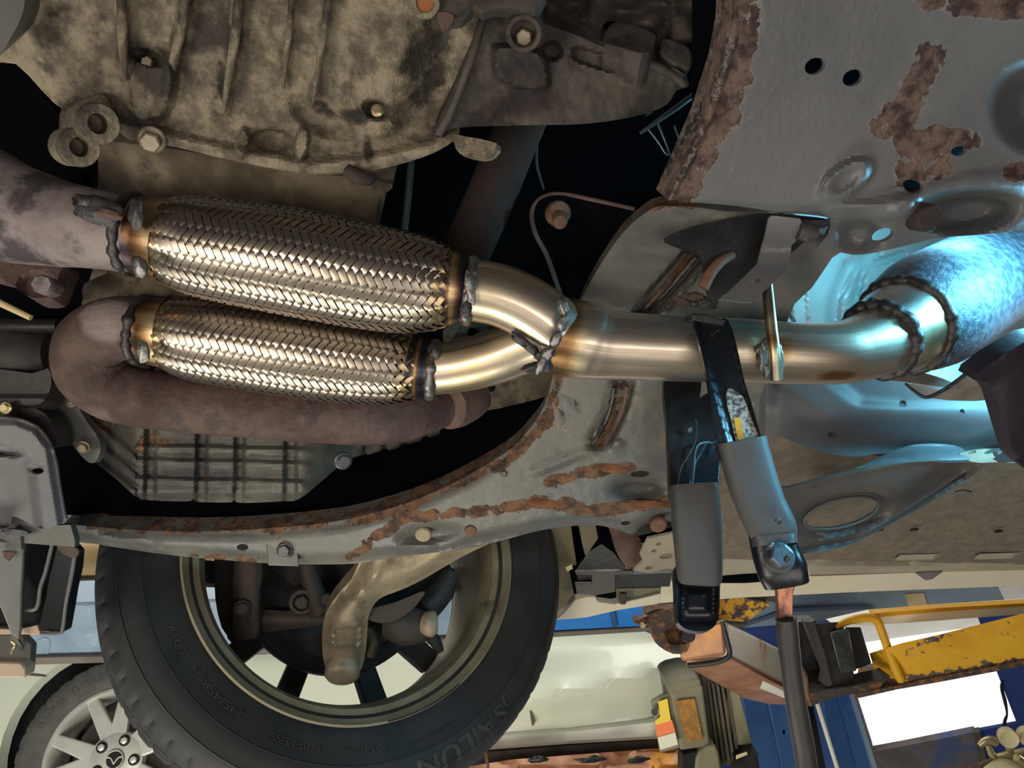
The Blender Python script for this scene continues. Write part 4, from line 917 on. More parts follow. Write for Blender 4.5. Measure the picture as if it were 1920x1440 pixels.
plate('hub_carrier', cr([(470, 1010), (640, 1030), (700, 1050), (820, 1060), (850, 1120), (790, 1160), (730, 1150), (640, 1180), (600, 1120), (500, 1110)], 3, True), 1.16, 'brake_dark', KN, .05)
TR = thing('tie_rod_end', 'dull tan rubber-booted tie rod end right of the control arm in the wheel', 'tie rod', P(800, 1180, 1.1))
ptube('boot', [(728, 1166, 1.09, 30), (760, 1172, 1.085, 36), (790, 1174, 1.085, 30), (806, 1172, 1.085, 22), (818, 1172, 1.085, 12)], 'knuckle', TR)
ptube('end_cap', [(800, 1168, 1.075, 22), (812, 1170, 1.07, 24), (821, 1170, 1.07, 14)], 'alloy_arm', TR, n=3)
ptube('stud', [(806, 1190, 1.09, 12), (818, 1206, 1.09, 11), (826, 1222, 1.09, 7)], 'brake_dark', TR)
plate('shield', cr([(676, 1150), (700, 1166), (734, 1166), (770, 1146), (790, 1122), (796, 1112), (788, 1110), (740, 1130), (700, 1140)], 2, True), 1.06, 'knuckle', TR, .003)
ptube('link', [(800, 1140, 1.12, 26), (826, 1110, 1.13, 24), (846, 1070, 1.14, 18)], 'boot', TR)

CA = thing('control_arm', 'sandblasted aluminium lower control arm reaching down to the ball joint', 'control arm', P(650, 1270, 1.05))
ad = pl((640, 1260, 1.07), (700, 1080, .99), (1000, 990, .97))
AO = cr([(608, 1244), (604, 1210), (606, 1170), (616, 1140), (634, 1114), (660, 1084), (676, 1050), (700, 1010), (740, 990), (900, 960), (1020, 950), (1040, 986), (1000, 992), (950, 1006), (912, 1022), (870, 1042), (828, 1066), (790, 1088), (752, 1106), (716, 1120), (700, 1136), (690, 1160), (688, 1196), (684, 1230), (672, 1262), (640, 1270), (618, 1264)], 3, True)
def ah(x, y):
    h = 0
    edge = min(segd(x, y, [(606, 1250), (604, 1190), (616, 1140), (660, 1084), (700, 1010)]), segd(x, y, [(684, 1230), (690, 1160), (716, 1120), (790, 1088), (870, 1042), (1000, 992)]))
    h -= .028 * (1 - ss(0, 34, edge)) ** 1.5
    h += .006 * (1 - ss(0, 9, segd(x, y, [(726, 1052), (690, 1096), (668, 1122)])))
    h -= .012 * (1 - ss(.75, 1.05, max(abs(x - 650) / 24, abs(y - 1192) / 20)))
    h -= .020 * (1 - ss(.3, 1, el(x, y, 780, 1040, 70, 26, -28))) * .4
    h -= .010 * ss(1200, 1262, y)
    return h
plate('arm', AO, ad, 'alloy_arm', CA, .022, h=ah, step=7)
revolve('ball_joint', [(-.01, .024), (.004, .024), (.008, .021), (.010, .014)], P(642, 1260, 1.075), DOWN + TOCAM * .35, 'alloy_arm', CA, 36)

# ------------------------------------------------------------------ left edge: brackets, hoses, guards
EB = thing('manifold_flange', 'purplish rusty flange with one large bolt at the left edge', 'flange', P(40, 520, .72))
plate('ear', cr([(-60, 440), (60, 470), (118, 490), (112, 510), (104, 536), (92, 556), (60, 558), (40, 548), (0, 520), (-60, 500)], 2, True), pl((0, 480, .70), (110, 500, .70), (60, 556, .69)), 'rust_pipe', EB, .03, h=lambda x, y: -.012 * (1 - ss(.5, 1.1, el(x, y, 70, 540, 40, 30))), step=10)
revolve('bolt_head', [(-.02, .0088), (.006, .0088), (.008, .0076)], P(84, 535, .67), TOCAM + .2 * RT, 'old_pipe', EB, 8)
ptube('tan_stick', [(-40, 548, .66, 7), (0, 568, .66, 6.5), (58, 596, .66, 5.5)], 'stick_tan', None, n=3, seg=12, label='thin tan stick poking in below the purplish flange', cat='stick')
RK = thing('steering_rack', 'dark round rack housing behind the rusty bend at the left edge', 'rack', P(50, 680, .82))
ptube('housing', [(-120, 664, .84, 70), (-20, 668, .83, 66), (60, 670, .83, 60), (100, 668, .83, 40)], 'hose', RK)
ptube('clamp_ring', [(-120, 612, .82, 18), (0, 612, .81, 16), (110, 612, .81, 14)], 'black_paint', RK)
plate('lower_shell', cr([(-60, 690), (60, 700), (90, 690), (96, 720), (84, 750), (60, 760), (0, 756), (-60, 750)], 2, True), .79, 'dark_paint', RK, .03, step=10, h=lambda x, y: .008 * (1 - ss(.4, 1.1, abs(y - 752) / 14)))
plate('gap_shade_sheet', cr([(-60, 110), (20, 110), (100, 200), (116, 240), (112, 300), (150, 320), (150, 360), (60, 330), (-60, 300)], 2, True), .78, 'void', None, .02, label='black sheet painted as the shaded gap behind the twin bolt ears', cat='cover')  # black sheet put where the gap holds only shade
OH = thing('stabiliser_housing', 'dark grimy bracket above the grey splash guard', 'bracket', P(80, 790, .8))
plate('bracket', cr([(-40, 746), (60, 762), (96, 790), (106, 820), (100, 840), (60, 800), (-40, 790)], 2, True), .80, 'dark_paint', OH, .03)
bolt(10, 765, .77, 9, TOCAM, 'brass', OH)
SG = thing('splash_guard', 'scuffed grey plastic splash guard with rounded corner at the left edge', 'splash guard', P(60, 900, .78))
gd_ = pl((0, 800, .76), (110, 850, .775), (60, 980, .80))
def gh(x, y):
    h = -.016 * (1 - ss(-6, 22, segd(x, y, [(0, 836), (38, 838), (62, 856), (74, 890), (84, 960)]) * (1 if inside(x, y, [(-99, 832), (38, 834), (66, 852), (76, 890), (86, 990), (-99, 990)]) else -1) * -1 + 10)) * 0
    ins = inside(x, y, [(-99, 836), (38, 838), (60, 854), (72, 890), (84, 990), (-99, 990)])
    e = segd(x, y, [(-99, 836), (38, 838), (60, 854), (72, 890), (84, 990)])
    h -= .018 * ss(0, 22, e) if ins else 0
    out = segd(x, y, [(-99, 778), (30, 784), (70, 800), (98, 836), (108, 900), (122, 985)])
    h -= .010 * (1 - ss(0, 16, out))
    h -= .010 * (1 - ss(.5, 1.1, el(x, y, 66, 878, 16, 9)))
    h -= .016 * (1 - ss(.6, 1.1, el(x, y, 10, 845, 40, 12, 8)))
    return h
plate('guard', cr([(-60, 776), (0, 782), (40, 787), (72, 803), (94, 832), (106, 870), (112, 910), (122, 966), (123, 976), (84, 992), (56, 982), (24, 968), (14, 990), (-60, 990)], 3, True), gd_, 'guard_plastic', SG, .003, h=gh, step=4, holes=[ell(70, 884, 12, 6, -5)])
FS = thing('front_support', 'grey front support panel with torn rusty edge below the splash guard', 'panel', P(30, 1100, .85))
plate('panel', cr([(-60, 960), (20, 968), (60, 970), (100, 985), (132, 984), (140, 1012), (140, 1026), (90, 1022), (40, 1018), (-60, 1012)], 1, True), .84, 'guard_metal', FS, .01, rust=None)
plate('side_plate', [(-60, 1008), (46, 1020), (42, 1110), (40, 1180), (36, 1200), (20, 1190), (0, 1140), (-60, 1100)], pl((0, 1010, .83), (46, 1020, .84), (20, 1190, .86)), 'guard_metal', FS, .01, bevel=.002)
plate('clip', cr([(12, 992), (40, 994), (54, 1000), (40, 1006), (10, 1002)], 2, True), .825, 'bolt_grey', FS, .006)
plate('clip_rail', [(-60, 990), (38, 1000), (40, 1032), (-60, 1030)], .835, 'guard_metal', FS, .008, bevel=.001)
plate('rust_flake', [(4, 1034), (30, 1036), (22, 1044), (16, 1052), (8, 1046)], .83, 'rust_brown', FS, .003)
plate('rust_flake', cr([(106, 1024), (144, 1028), (146, 1040), (138, 1046), (120, 1040)], 2, True), .84, 'rust_brown', FS, .003)
DT = thing('air_duct', 'glossy black plastic duct channel hanging at lower left', 'duct', P(100, 1100, .87))
plate('back', [(-60, 1010), (38, 1016), (104, 1022), (142, 1030), (124, 1150), (114, 1186), (40, 1176), (-60, 1180)], .90, 'black_plastic', DT, .01)
plate('wall', cr([(104, 1022), (142, 1036), (130, 1110), (118, 1180), (112, 1187), (76, 1186), (72, 1172), (84, 1120)], 2, True), .875, 'black_plastic', DT, .02, bevel=.003)
ptube('lip', [(98, 1020, .87, 4), (86, 1070, .87, 4), (76, 1100, .87, 4), (68, 1140, .87, 4), (40, 1142, .87, 4)], 'guard_metal', DT, seg=10)
ptube('edge_lip', [(142, 1030, .865, 4), (134, 1080, .865, 4), (124, 1130, .865, 3.5), (118, 1176, .865, 3.5), (110, 1188, .865, 3.5), (76, 1188, .865, 3.5)], 'guard_plastic', DT, seg=10)
plate('tan_ledge', [(-60, 1176), (34, 1180), (70, 1172), (78, 1190), (38, 1190), (-60, 1190)], .88, 'tan_metal', DT, .01, bevel=.001)
LB = thing('lower_bracket', 'grey and tan folded bracket at the bottom left beside the blue beam', 'bracket', P(20, 1230, .9))
plate('web', [(-60, 1188), (40, 1190), (58, 1210), (54, 1262), (46, 1270), (-60, 1262)], .90, 'guard_metal', LB, .012, bevel=.002)
plate('lip', [(-60, 1240), (38, 1243), (47, 1254), (46, 1273), (30, 1272), (-60, 1275)], .885, 'tan_metal', LB, .02, bevel=.003)
plate('blade', [(16, 1180), (40, 1184), (34, 1200), (42, 1214), (30, 1206), (20, 1196)], .88, 'guard_metal', LB, .003)
ptube('hook', [(22, 1202, .885, 4), (28, 1208, .885, 4), (24, 1216, .885, 3.5), (21, 1226, .885, 3)], 'brass', LB, seg=10)
# ------------------------------------------------------------------ underbody on the right
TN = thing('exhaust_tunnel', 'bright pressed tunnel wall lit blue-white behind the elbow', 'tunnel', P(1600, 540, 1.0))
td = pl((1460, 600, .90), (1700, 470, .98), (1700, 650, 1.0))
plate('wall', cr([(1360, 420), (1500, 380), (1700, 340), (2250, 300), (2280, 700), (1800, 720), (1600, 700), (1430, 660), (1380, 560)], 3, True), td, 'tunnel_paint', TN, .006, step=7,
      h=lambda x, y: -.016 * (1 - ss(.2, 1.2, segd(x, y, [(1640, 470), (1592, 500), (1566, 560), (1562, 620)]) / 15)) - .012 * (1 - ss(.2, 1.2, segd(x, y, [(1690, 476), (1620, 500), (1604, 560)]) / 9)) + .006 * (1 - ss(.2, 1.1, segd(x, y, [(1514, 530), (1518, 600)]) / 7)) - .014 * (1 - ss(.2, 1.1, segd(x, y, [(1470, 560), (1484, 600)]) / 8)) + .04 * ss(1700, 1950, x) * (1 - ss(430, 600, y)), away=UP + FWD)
RL = thing('chassis_rail', 'grey boxed chassis rail with small punched holes under the steel pipe', 'chassis rail', P(1680, 800, 1.0))
rd_ = pl((1440, 760, .93), (1900, 760, 1.02), (1650, 860, .98))
plate('rail', cr([(1426, 690), (1500, 690), (1650, 700), (1800, 740), (1860, 752), (1960, 740), (2250, 720), (2260, 850), (1990, 860), (1920, 862), (1860, 868), (1800, 854), (1740, 860), (1660, 850), (1610, 856), (1560, 852), (1510, 838), (1460, 816), (1430, 800)], 3, True), rd_, 'rail_paint', RL, .012, step=9, away=UP + FWD,
      holes=[ell(1692, 757, 7, 6, -30), ell(1804, 772, 5, 5), ell(1868, 771, 3.5, 6), ell(1562, 815, 11, 5.5)],
      h=lambda x, y: -.05 * (1 - ss(0, 90, 850 - y)) * 1.0 - .02 * (1 - ss(0, 40, x - 1428)) + .010 * (1 - ss(20, 50, segd(x, y, [(1480, 700), (1600, 790), (1700, 800), (1900, 800)]))))
plate('rail_seam', cr([(1800, 850), (1850, 842), (1900, 846), (1925, 850), (1960, 880), (1900, 866), (1840, 868), (1810, 862)], 2, True), 1.0, 'sill_tan', RL, .004, holes=[ell(1823, 848, 8, 3, -15), ell(1857, 847, 12, 4, -15)])
plate('rail_step', [(1426, 690), (1437, 690), (1434, 830), (1422, 850)], .90, 'plate_paint', RL, .02)
plate('hook_lip', cr([(1870, 848), (1906, 832), (1930, 850), (1930, 866), (1886, 868), (1880, 862)], 2, True), .97, 'rail_paint', RL, .01)
FP = thing('floor_pan', 'rough undersealed floor panel along the right with oblong plugs', 'floor panel', P(1700, 1000, 1.15))
fd = pl((1430, 830, 1.02), (1900, 880, 1.08), (1650, 1050, 1.28))
plate('panel', [(1260, 780), (1440, 790), (1560, 846), (1700, 860), (2060, 850), (2360, 840), (2360, 1062), (2060, 1066), (1920, 1066), (1600, 1078), (1280, 1088)], fd, 'floor_paint', FP, .01, step=16, away=UP + FWD, h=lambda x, y: .012 * (ss(1004, 1010, y + (x - 1700) * .01) - ss(1020, 1040, y)) + .004 * noise.noise((x * .01, y * .02, 0)))
for x, y in ((1648, 993), (1714, 993), (1872, 996)):
    blob('plug', x, y, fd(x, y) - .012, 9, 3.2, -8, 'black_paint', FP, .1, .6, x)
ptube('scratch_wire', [(1790, 922, 1.08, 1.6), (1806, 919, 1.08, 1.8), (1822, 922, 1.08, 1.6)], 'black_paint', FP, seg=6)
for x in (1660, 1716, 1730):
    pass
RP = thing('reinforcement_plate', 'dark tapering stiffener plate with an oval hole bolted under the floor', 'plate', P(1640, 930, .98))
pd = pl((1480, 940, .935), (1830, 865, 1.0), (1560, 1030, 1.02))
plate('sheet', cr([(1440, 925), (1480, 914), (1560, 893), (1640, 876), (1720, 866), (1800, 864), (1838, 868), (1842, 876), (1828, 890), (1760, 932), (1690, 972), (1630, 1004), (1590, 1022), (1540, 1034), (1480, 1040), (1440, 1030)], 3, True), pd, 'plate_paint', RP, .003, step=5, holes=[ell(1578, 962, 70, 25, -14)],
      h=lambda x, y: -.030 * (1 - ss(.95, 1.5, el(x, y, 1580, 962, 76, 30, -14))) - .045 * (1 - ss(0, 46, segd(x, y, [(1800, 880), (1690, 955), (1600, 1008), (1480, 1030)]))) + .004 * (1 - ss(0, 8, segd(x, y, [(1480, 1042), (1590, 1024), (1690, 974), (1838, 880), (1842, 868), (1720, 864), (1480, 912)]))))
plate('upper_flange', cr([(1460, 918), (1530, 900), (1600, 880), (1660, 852), (1690, 840), (1730, 832), (1790, 835), (1812, 848), (1816, 862), (1720, 864), (1640, 875), (1560, 892)], 3, True), lambda x, y: pd(x, y) + .004 + .055 * ss(0, 34, segd(x, y, [(1440, 925), (1560, 893), (1640, 876), (1720, 866), (1816, 863)])), 'rail_paint', RP, .004, step=10)
ptube('hole_rim', [(x, y, pd(x, y) + .018, 3) for x, y in ell(1578, 962, 71, 26, -14, 24)] + [(*ell(1578, 962, 71, 26, -14, 24)[0], pd(1648, 945) + .018, 3)], 'plate_paint', RP, n=2, seg=8)
blob('plug', 1524, 916, pd(1524, 916) - .002, 8, 3.5, -15, 'rust_brown', RP, .2, .5, 2)
ptube('clip', [(1530, 1000, 1.0, 2.5), (1545, 1002, 1.0, 2.5), (1548, 1010, 1.0, 2.5), (1532, 1012, 1.0, 2.5)], 'rust_brown', RP, seg=8)
HS = thing('heat_shield', 'crumpled alloy heat shield with dark rolled lip right of the elbow', 'heat shield', P(1780, 720, .84))
plate('wedge', cr([(1632, 708), (1670, 700), (1704, 694), (1744, 702), (1790, 719), (1776, 726), (1700, 716)], 2, True), pl((1632, 708, .80), (1790, 719, .82), (1704, 694, .81)), 'shield_alloy', HS, .003)
plate('pocket', [(1697, 719), (1740, 722), (1792, 718), (1760, 738), (1735, 745), (1714, 736)], .835, 'tunnel_paint', HS, .003)
plate('sheet', cr([(1735, 745), (1790, 722), (1850, 676), (1878, 690), (1884, 745), (1830, 752), (1780, 751)], 1, True), pl((1735, 745, .84), (1860, 680, .80), (1870, 748, .86)), 'shield_alloy', HS, .003, step=8, h=lambda x, y: .006 * noise.noise((x * .04, y * .04, 1)))
ptube('rolled_lip', [(1697, 719, .825, 2.5), (1716, 735, .822, 3), (1736, 745, .818, 3.5), (1760, 736, .81, 3.5), (1792, 716, .80, 4), (1850, 672, .72, 4), (1930, 632, .70, 4)], 'black_paint', HS, seg=10)
KB = thing('dark_bracket', 'dark purple-black support bracket at the right edge beside the converter', 'bracket', P(1890, 760, .78))
kbd = pl((1840, 700, .635), (1920, 660, .625), (1900, 860, .655))
plate('plate', [(1826, 712), (1832, 700), (1870, 672), (1930, 636), (2000, 620), (2000, 900), (1922, 880), (1904, 862), (1886, 800), (1870, 745), (1850, 716)], kbd, 'dark_bracket', KB, .02, step=14, h=lambda x, y: .016 * (1 - ss(0, 26, segd(x, y, [(1826, 706), (1870, 676), (1960, 622)]))) - .01 * ss(1880, 1960, x), bevel=.001)
plate('foot', cr([(1868, 862), (1890, 846), (1922, 832), (1940, 868), (1900, 866), (1880, 868)], 1, True), .80, 'dark_paint', KB, .006)

SL = thing('door_sill', 'tan sill flange with spot-weld bumps along the car side, right', 'sill', P(1650, 1060, 1.3))
sld = pl((1280, 1060, 1.27), (1920, 1050, 1.30), (1600, 1110, 1.32))
plate('sill_face', [(1280, 1046), (1500, 1040), (1920, 1034), (2360, 1024), (2360, 1060), (1920, 1068), (1500, 1078), (1270, 1090)], sld, 'sill_tan', SL, .02, step=12, h=lambda x, y: .010 * (1 - ss(0, 8, abs(y - 1068 + (x - 1280) * .02))) + .005 * (1 - ss(.3, 1, abs((x - 1300) % 92 - 46) / 6)) * (1 - ss(4, 14, abs(y - 1058 + (x - 1280) * .02))), away=UP + FWD)
plate('rocker', [(1180, 1098), (1280, 1090), (1600, 1076), (2360, 1059), (2360, 1089), (1920, 1100), (1600, 1112), (1400, 1122), (1180, 1136)], pl((1280, 1090, 1.32), (1920, 1070, 1.34), (1600, 1120, 1.38)), 'body_cream', SL, .06, away=UP + FWD, bevel=.004)
plate('notch', [(1718, 1074), (1768, 1072), (1748, 1086), (1736, 1088)], 1.30, 'steel_grey', SL, .01)
ptube('shadow_gap', [(1352, 1084, 1.29, 9), (1395, 1083, 1.29, 10), (1424, 1082, 1.29, 9)], 'void', SL, n=2, seg=8)
for x, y in ((1718, 1044), (1866, 1042)):
    hexa('patch', [(x - 30, y - 4, 1.262), (x + 46, y - 6, 1.262), (x + 34, y + 6, 1.266), (x - 44, y + 8, 1.266), (x - 30, y - 4, 1.28), (x + 46, y - 6, 1.26), (x + 34, y + 6, 1.265), (x - 44, y + 8, 1.265)], 'sill_tan', SL, .001)

# ------------------------------------------------------------------ wheel-arch end and sill front, behind the wheel
AR = thing('wheel_arch_liner', 'olive and black inner wheel-arch panels right of the wheel', 'arch panel', P(1100, 1060, 1.25))
plate('olive_panel', [(1026, 980), (1070, 980), (1082, 1060), (1066, 1062), (1078, 1120), (1044, 1160), (1040, 1060)], pl((1026, 980, 1.25), (1082, 980, 1.26), (1044, 1160, 1.34)), 'motor_grey', AR, .02, bevel=.002)
plate('strip', [(1084, 980), (1116, 980), (1122, 1010), (1098, 1044), (1092, 1020)], 1.29, 'motor_grey', AR, .01, bevel=.002)
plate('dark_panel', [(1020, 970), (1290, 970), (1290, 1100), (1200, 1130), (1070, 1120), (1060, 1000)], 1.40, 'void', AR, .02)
plate('flap', cr([(1080, 1068), (1104, 1034), (1128, 1020), (1150, 1036), (1174, 1066), (1188, 1070), (1084, 1084)], 1, True), pl((1080, 1068, 1.27), (1190, 1070, 1.27), (1128, 1020, 1.33)), 'dark_paint', AR, .006)
plate('boot', cr([(1146, 984), (1190, 996), (1206, 1030), (1200, 1060), (1180, 1068), (1160, 1044), (1150, 1010)], 2, True), 1.24, 'rust_brown', AR, .03, step=9, h=lambda x, y: .012 * (1 - ss(.2, 1.1, el(x, y, 1180, 1028, 30, 40))))
plate('hook', cr([(1060, 1064), (1072, 1058), (1074, 1066), (1064, 1072)], 1, True), 1.24, 'sticker_tan', AR, .004)
SB = thing('sill_front', 'stamped tan sill end with round holes and a square opening behind the wheel', 'sill end', P(1170, 1100, 1.25))
plate('holed_plate', cr([(1200, 1040), (1215, 1010), (1262, 1000), (1300, 1000), (1300, 1070), (1250, 1066), (1220, 1074), (1188, 1070), (1206, 1052)], 1, True), pl((1200, 1040, 1.18), (1300, 1000, 1.16), (1250, 1066, 1.22)), 'sill_tan', SB, .004, holes=[ell(1227, 1033, 6, 3, -8), ell(1236, 1020, 6, 3, -8), ell(1217, 1065, 8, 3, -8), ell(1250, 1043, 14, 5, -8)], step=12)
plate('front_face', [(1078, 1072), (1188, 1070), (1188, 1076), (1154, 1078), (1154, 1110), (1120, 1116), (1082, 1114), (1078, 1094), (1110, 1094), (1110, 1078), (1080, 1078)], 1.235, 'plate_paint', SB, .012, bevel=.001)
plate('dark_bar', [(1154, 1078), (1260, 1074), (1256, 1100), (1154, 1102)], 1.26, 'car_black', SB, .03, bevel=.001)
plate('lower_skin', cr([(1044, 1160), (1060, 1146), (1078, 1124), (1100, 1118), (1116, 1118), (1122, 1128), (1150, 1132), (1200, 1122), (1240, 1112), (1236, 1132), (1160, 1144), (1100, 1158), (1044, 1163)], 1, True), 1.26, 'body_cream', SB, .03, bevel=.002)
plate('rail', [(1156, 1104), (1240, 1102), (1238, 1114), (1180, 1124), (1158, 1130)], 1.275, 'sill_tan', SB, .01)
plate('stud', [(1162, 1112), (1176, 1112), (1174, 1134), (1162, 1134)], 1.245, 'knuckle', SB, .01, bevel=.002)
# ------------------------------------------------------------------ neighbouring bay: beam, white car, lift, wall
BM = thing('lift_crossbeam', 'long pale blue steel beam of the lift crossing behind the wheel', 'beam', P(600, 1180, 2.2))
bd = pl((0, 1180, 2.25), (1900, 1120, 2.15), (900, 1240, 2.26))
plate('face', [(40, 1136), (200, 1130), (700, 1120), (1230, 1104), (1600, 1094), (1840, 1090), (1872, 1098), (1893, 1137), (1600, 1160), (1400, 1172), (1230, 1178), (900, 1196), (500, 1218), (190, 1232), (40, 1236)], bd, 'beam_blue', BM, .12, bevel=.008)
plate('lower_lip', [(30, 1234), (190, 1230), (500, 1216), (900, 1194), (1230, 1176), (1400, 1170), (1400, 1178), (1230, 1184), (900, 1204), (500, 1228), (190, 1244), (30, 1248)], lambda x, y: bd(x, y) - .02, 'steel_grey', BM, .10, bevel=.004)
plate('bright_face', [(1030, 1142), (1240, 1122), (1240, 1172), (1030, 1182)], lambda x, y: bd(x, y) - .015, 'beam_bright_blue', BM, .01, label='bright blue painted stretch of the beam')
plate('stile', [(1140, 1134), (1150, 1132), (1158, 1176), (1148, 1177)], lambda x, y: bd(x, y) - .024, 'post_blue', BM, .008)
plate('flange', [(1395, 1178), (1560, 1164), (1640, 1152), (1628, 1142), (1480, 1148)], lambda x, y: bd(x, y) - .03, 'beam_blue', BM, .02, bevel=.003)
plate('note', [(1697, 1114), (1732, 1112), (1742, 1142), (1706, 1144)], lambda x, y: bd(x, y) - .004, 'sticker_tan', BM, .002, label='tan paper sticker')
plate('scrape', cr([(72, 1200), (92, 1198), (90, 1228), (66, 1232)], 2, True), lambda x, y: bd(x, y) - .003, 'beam_blue', BM, .002)
TT = thing('overhead_duct', 'tan round duct with a dark underside behind the wheel', 'duct', P(300, 1080, 2.7))
ptube('upper_tube', [(40, 1050, 2.75, 42), (300, 1046, 2.75, 42), (640, 1040, 2.75, 42)], 'tan_tube', TT, n=2)
ptube('lower_tube', [(40, 1104, 2.7, 28), (300, 1102, 2.7, 28), (640, 1098, 2.7, 28)], 'dark_tube', TT, n=2)
ptube('knob', [(378, 1096, 2.64, 5), (381, 1096, 2.63, 5)], 'brass', TT, n=1, seg=12)

WCR = thing('white_car', 'white car on the neighbouring lift with alloy wheel and dark rocker', 'car', P(600, 1400, 2.6))
wd = pl((200, 1400, 2.62), (1200, 1340, 2.50), (700, 1250, 2.62))
arch = [(240 + 246 * math.cos(math.radians(a)), 1455 + 246 * math.sin(math.radians(a))) for a in range(180, 361, 9)]
plate('body_side', [(-140, 1190), (400, 1190), (700, 1190), (1000, 1186), (1210, 1184), (1258, 1204), (1280, 1232), (1276, 1272), (1262, 1310), (1244, 1342), (1180, 1354), (1060, 1368), (960, 1378), (700, 1400), (500, 1440)] + arch[::-1] + [(-6, 1500), (-140, 1500)], wd, 'white_car', WCR, .05, step=22,
      h=lambda x, y: .05 * math.exp(-((y - 1312 + (x - 1000) * .22) / 30) ** 2) * ss(600, 1100, x) + .05 * (1 - ss(0, 46, 46 - abs(0))) - .03 * ss(1200, 1290, x) - .05 * (1 - ss(1186, 1240, y)))
plate('door_seam', [(989, 1306), (993, 1306), (1001, 1360), (997, 1361)], lambda x, y: wd(x, y) - .03, 'dark_tube', WCR, .02)
plate('fender_seam', [(48, 1262), (82, 1266), (84, 1269), (46, 1266)], lambda x, y: wd(x, y) - .004, 'dark_tube', WCR, .01)
plate('sill_skirt', [(560, 1410), (900, 1376), (1060, 1366), (1240, 1345), (1256, 1372), (1240, 1386), (1060, 1396), (900, 1408), (560, 1440)], lambda x, y: wd(x, y) - .01, 'white_car', WCR, .06, bevel=.01)
plate('rocker', [(560, 1438), (830, 1410), (1060, 1392), (1250, 1380), (1250, 1412), (1060, 1424), (880, 1434), (560, 1470)], lambda x, y: wd(x, y) + .02, 'car_black', WCR, .08, bevel=.01)
plate('arch_liner', [(-40, 1160), (520, 1160), (520, 1520), (-40, 1520)], lambda x, y: wd(x, y) + .12, 'car_black', WCR, .05)
cw = P(217, 1424, 2.60); wax = (FWD * .86 - UP * .40 - RT * .12).normalized(); kpx = 2.60 / FPX
R0 = 184 * kpx
w1 = (UP - wax * UP.dot(wax)).normalized(); w2 = wax.cross(w1)
if w2.dot(RT) < 0: w2 = -w2
ty = revolve('tyre', [(.02, R0 * .66), (-.004, R0 * .69), (-.018, R0 * .78), (-.016, R0 * .88), (.0, R0 * .965), (.02, R0 * .99), (.06, R0), (.16, R0), (.2, R0 * .95), (.2, R0 * .66)], cw, wax, 'tyre_far', WCR, 160, rad=lambda i, k, r: r * (.985 if (k % 4 == 0 and i in (4, 5)) else 1), close=True)
rm_ = revolve('rim', [(.0, R0 * .70), (-.008, R0 * .69), (-.010, R0 * .665), (.0, R0 * .645), (.02, R0 * .635), (.10, R0 * .60), (.16, R0 * .62), (.16, R0 * .69)], cw, wax, 'alloy_bright', WCR, 96, close=True)
def wp2(a, r, th):
    t = math.radians(th); return cw + wax * a + (w1 * math.cos(t) + w2 * math.sin(t)) * r
for k in range(5):
    for s in (-1, 1):
        th = -14 + 72 * k + s * 15; V = []
        tg = lambda t: (-w1 * math.sin(math.radians(t)) + w2 * math.cos(math.radians(t)))
        for a_off in (0, .03):
            for r, ww, sg, a in ((.16, .030, -1, -.004), (.645, .019, -1, -.002), (.645, .019, 1, -.002), (.16, .030, 1, -.004)):
                t2 = th - s * (9 if r < .3 else 0); V.append(wp2(a + a_off, R0 * r, t2) + tg(t2) * (sg * ww))
        obj('spoke', V, [(0, 1, 2, 3), (7, 6, 5, 4), (0, 4, 5, 1), (1, 5, 6, 2), (2, 6, 7, 3), (3, 7, 4, 0)], 'alloy_bright', rm_, 30, None, .005)
hub = revolve('hub', [(.03, R0 * .27), (-.002, R0 * .26), (-.008, R0 * .22), (-.010, R0 * .1)], cw, wax, 'alloy_bright', rm_, 48)
for k in range(5):
    t = -14 + 36 + 72 * k
    revolve('nut_well', [(-.0115, .001), (-.0112, .018), (-.004, .0185)], wp2(0, R0 * .185, t), wax, 'car_black', rm_, 20)
    revolve('lug_nut', [(-.022, .006), (-.020, .011), (.0, .012)], wp2(0, R0 * .185, t), wax, 'alloy_bright', rm_, 6)
revolve('centre_cap', [(-.0135, .0), (-.0135, .028), (-.010, .031)], cw, wax, 'car_black', rm_, 32)
cap = rm_.children[-1]
tube('emblem_ring', [(wp2(-.015, .0275, t), .0022) for t in range(0, 361, 12)], 'alloy_bright', rm_, 8)
for pts in ([(-.024, .007), (-.014, .006), (-.006, -.003), (0, -.013), (.006, -.003), (.014, .006), (.024, .007)],):
    tube('emblem_wing', [(cw - wax * .0155 + w1 * y + w2 * x, .0024) for x, y in cr(pts, 3)], 'alloy_bright', rm_, 8)
revolve('brake', [(.08, R0 * .05), (.08, R0 * .5), (.10, R0 * .5)], cw, wax, 'steel_grey', WCR, 40)
tyre_t = 'RADIAL  TUBELESS'
Vt, Ft = text_mesh(tyre_t, .032); wdt = max(v[0] for v in Vt)
obj('lettering', [wp2(-.0186 + (.006 if v[1] > .02 else 0) * 0, R0 * .80 + v[1], -38 + math.degrees((v[0] - wdt / 2) / (R0 * .8))) for v in Vt], [tuple(f) for f in Ft], 'tyre_far', ty, 0)

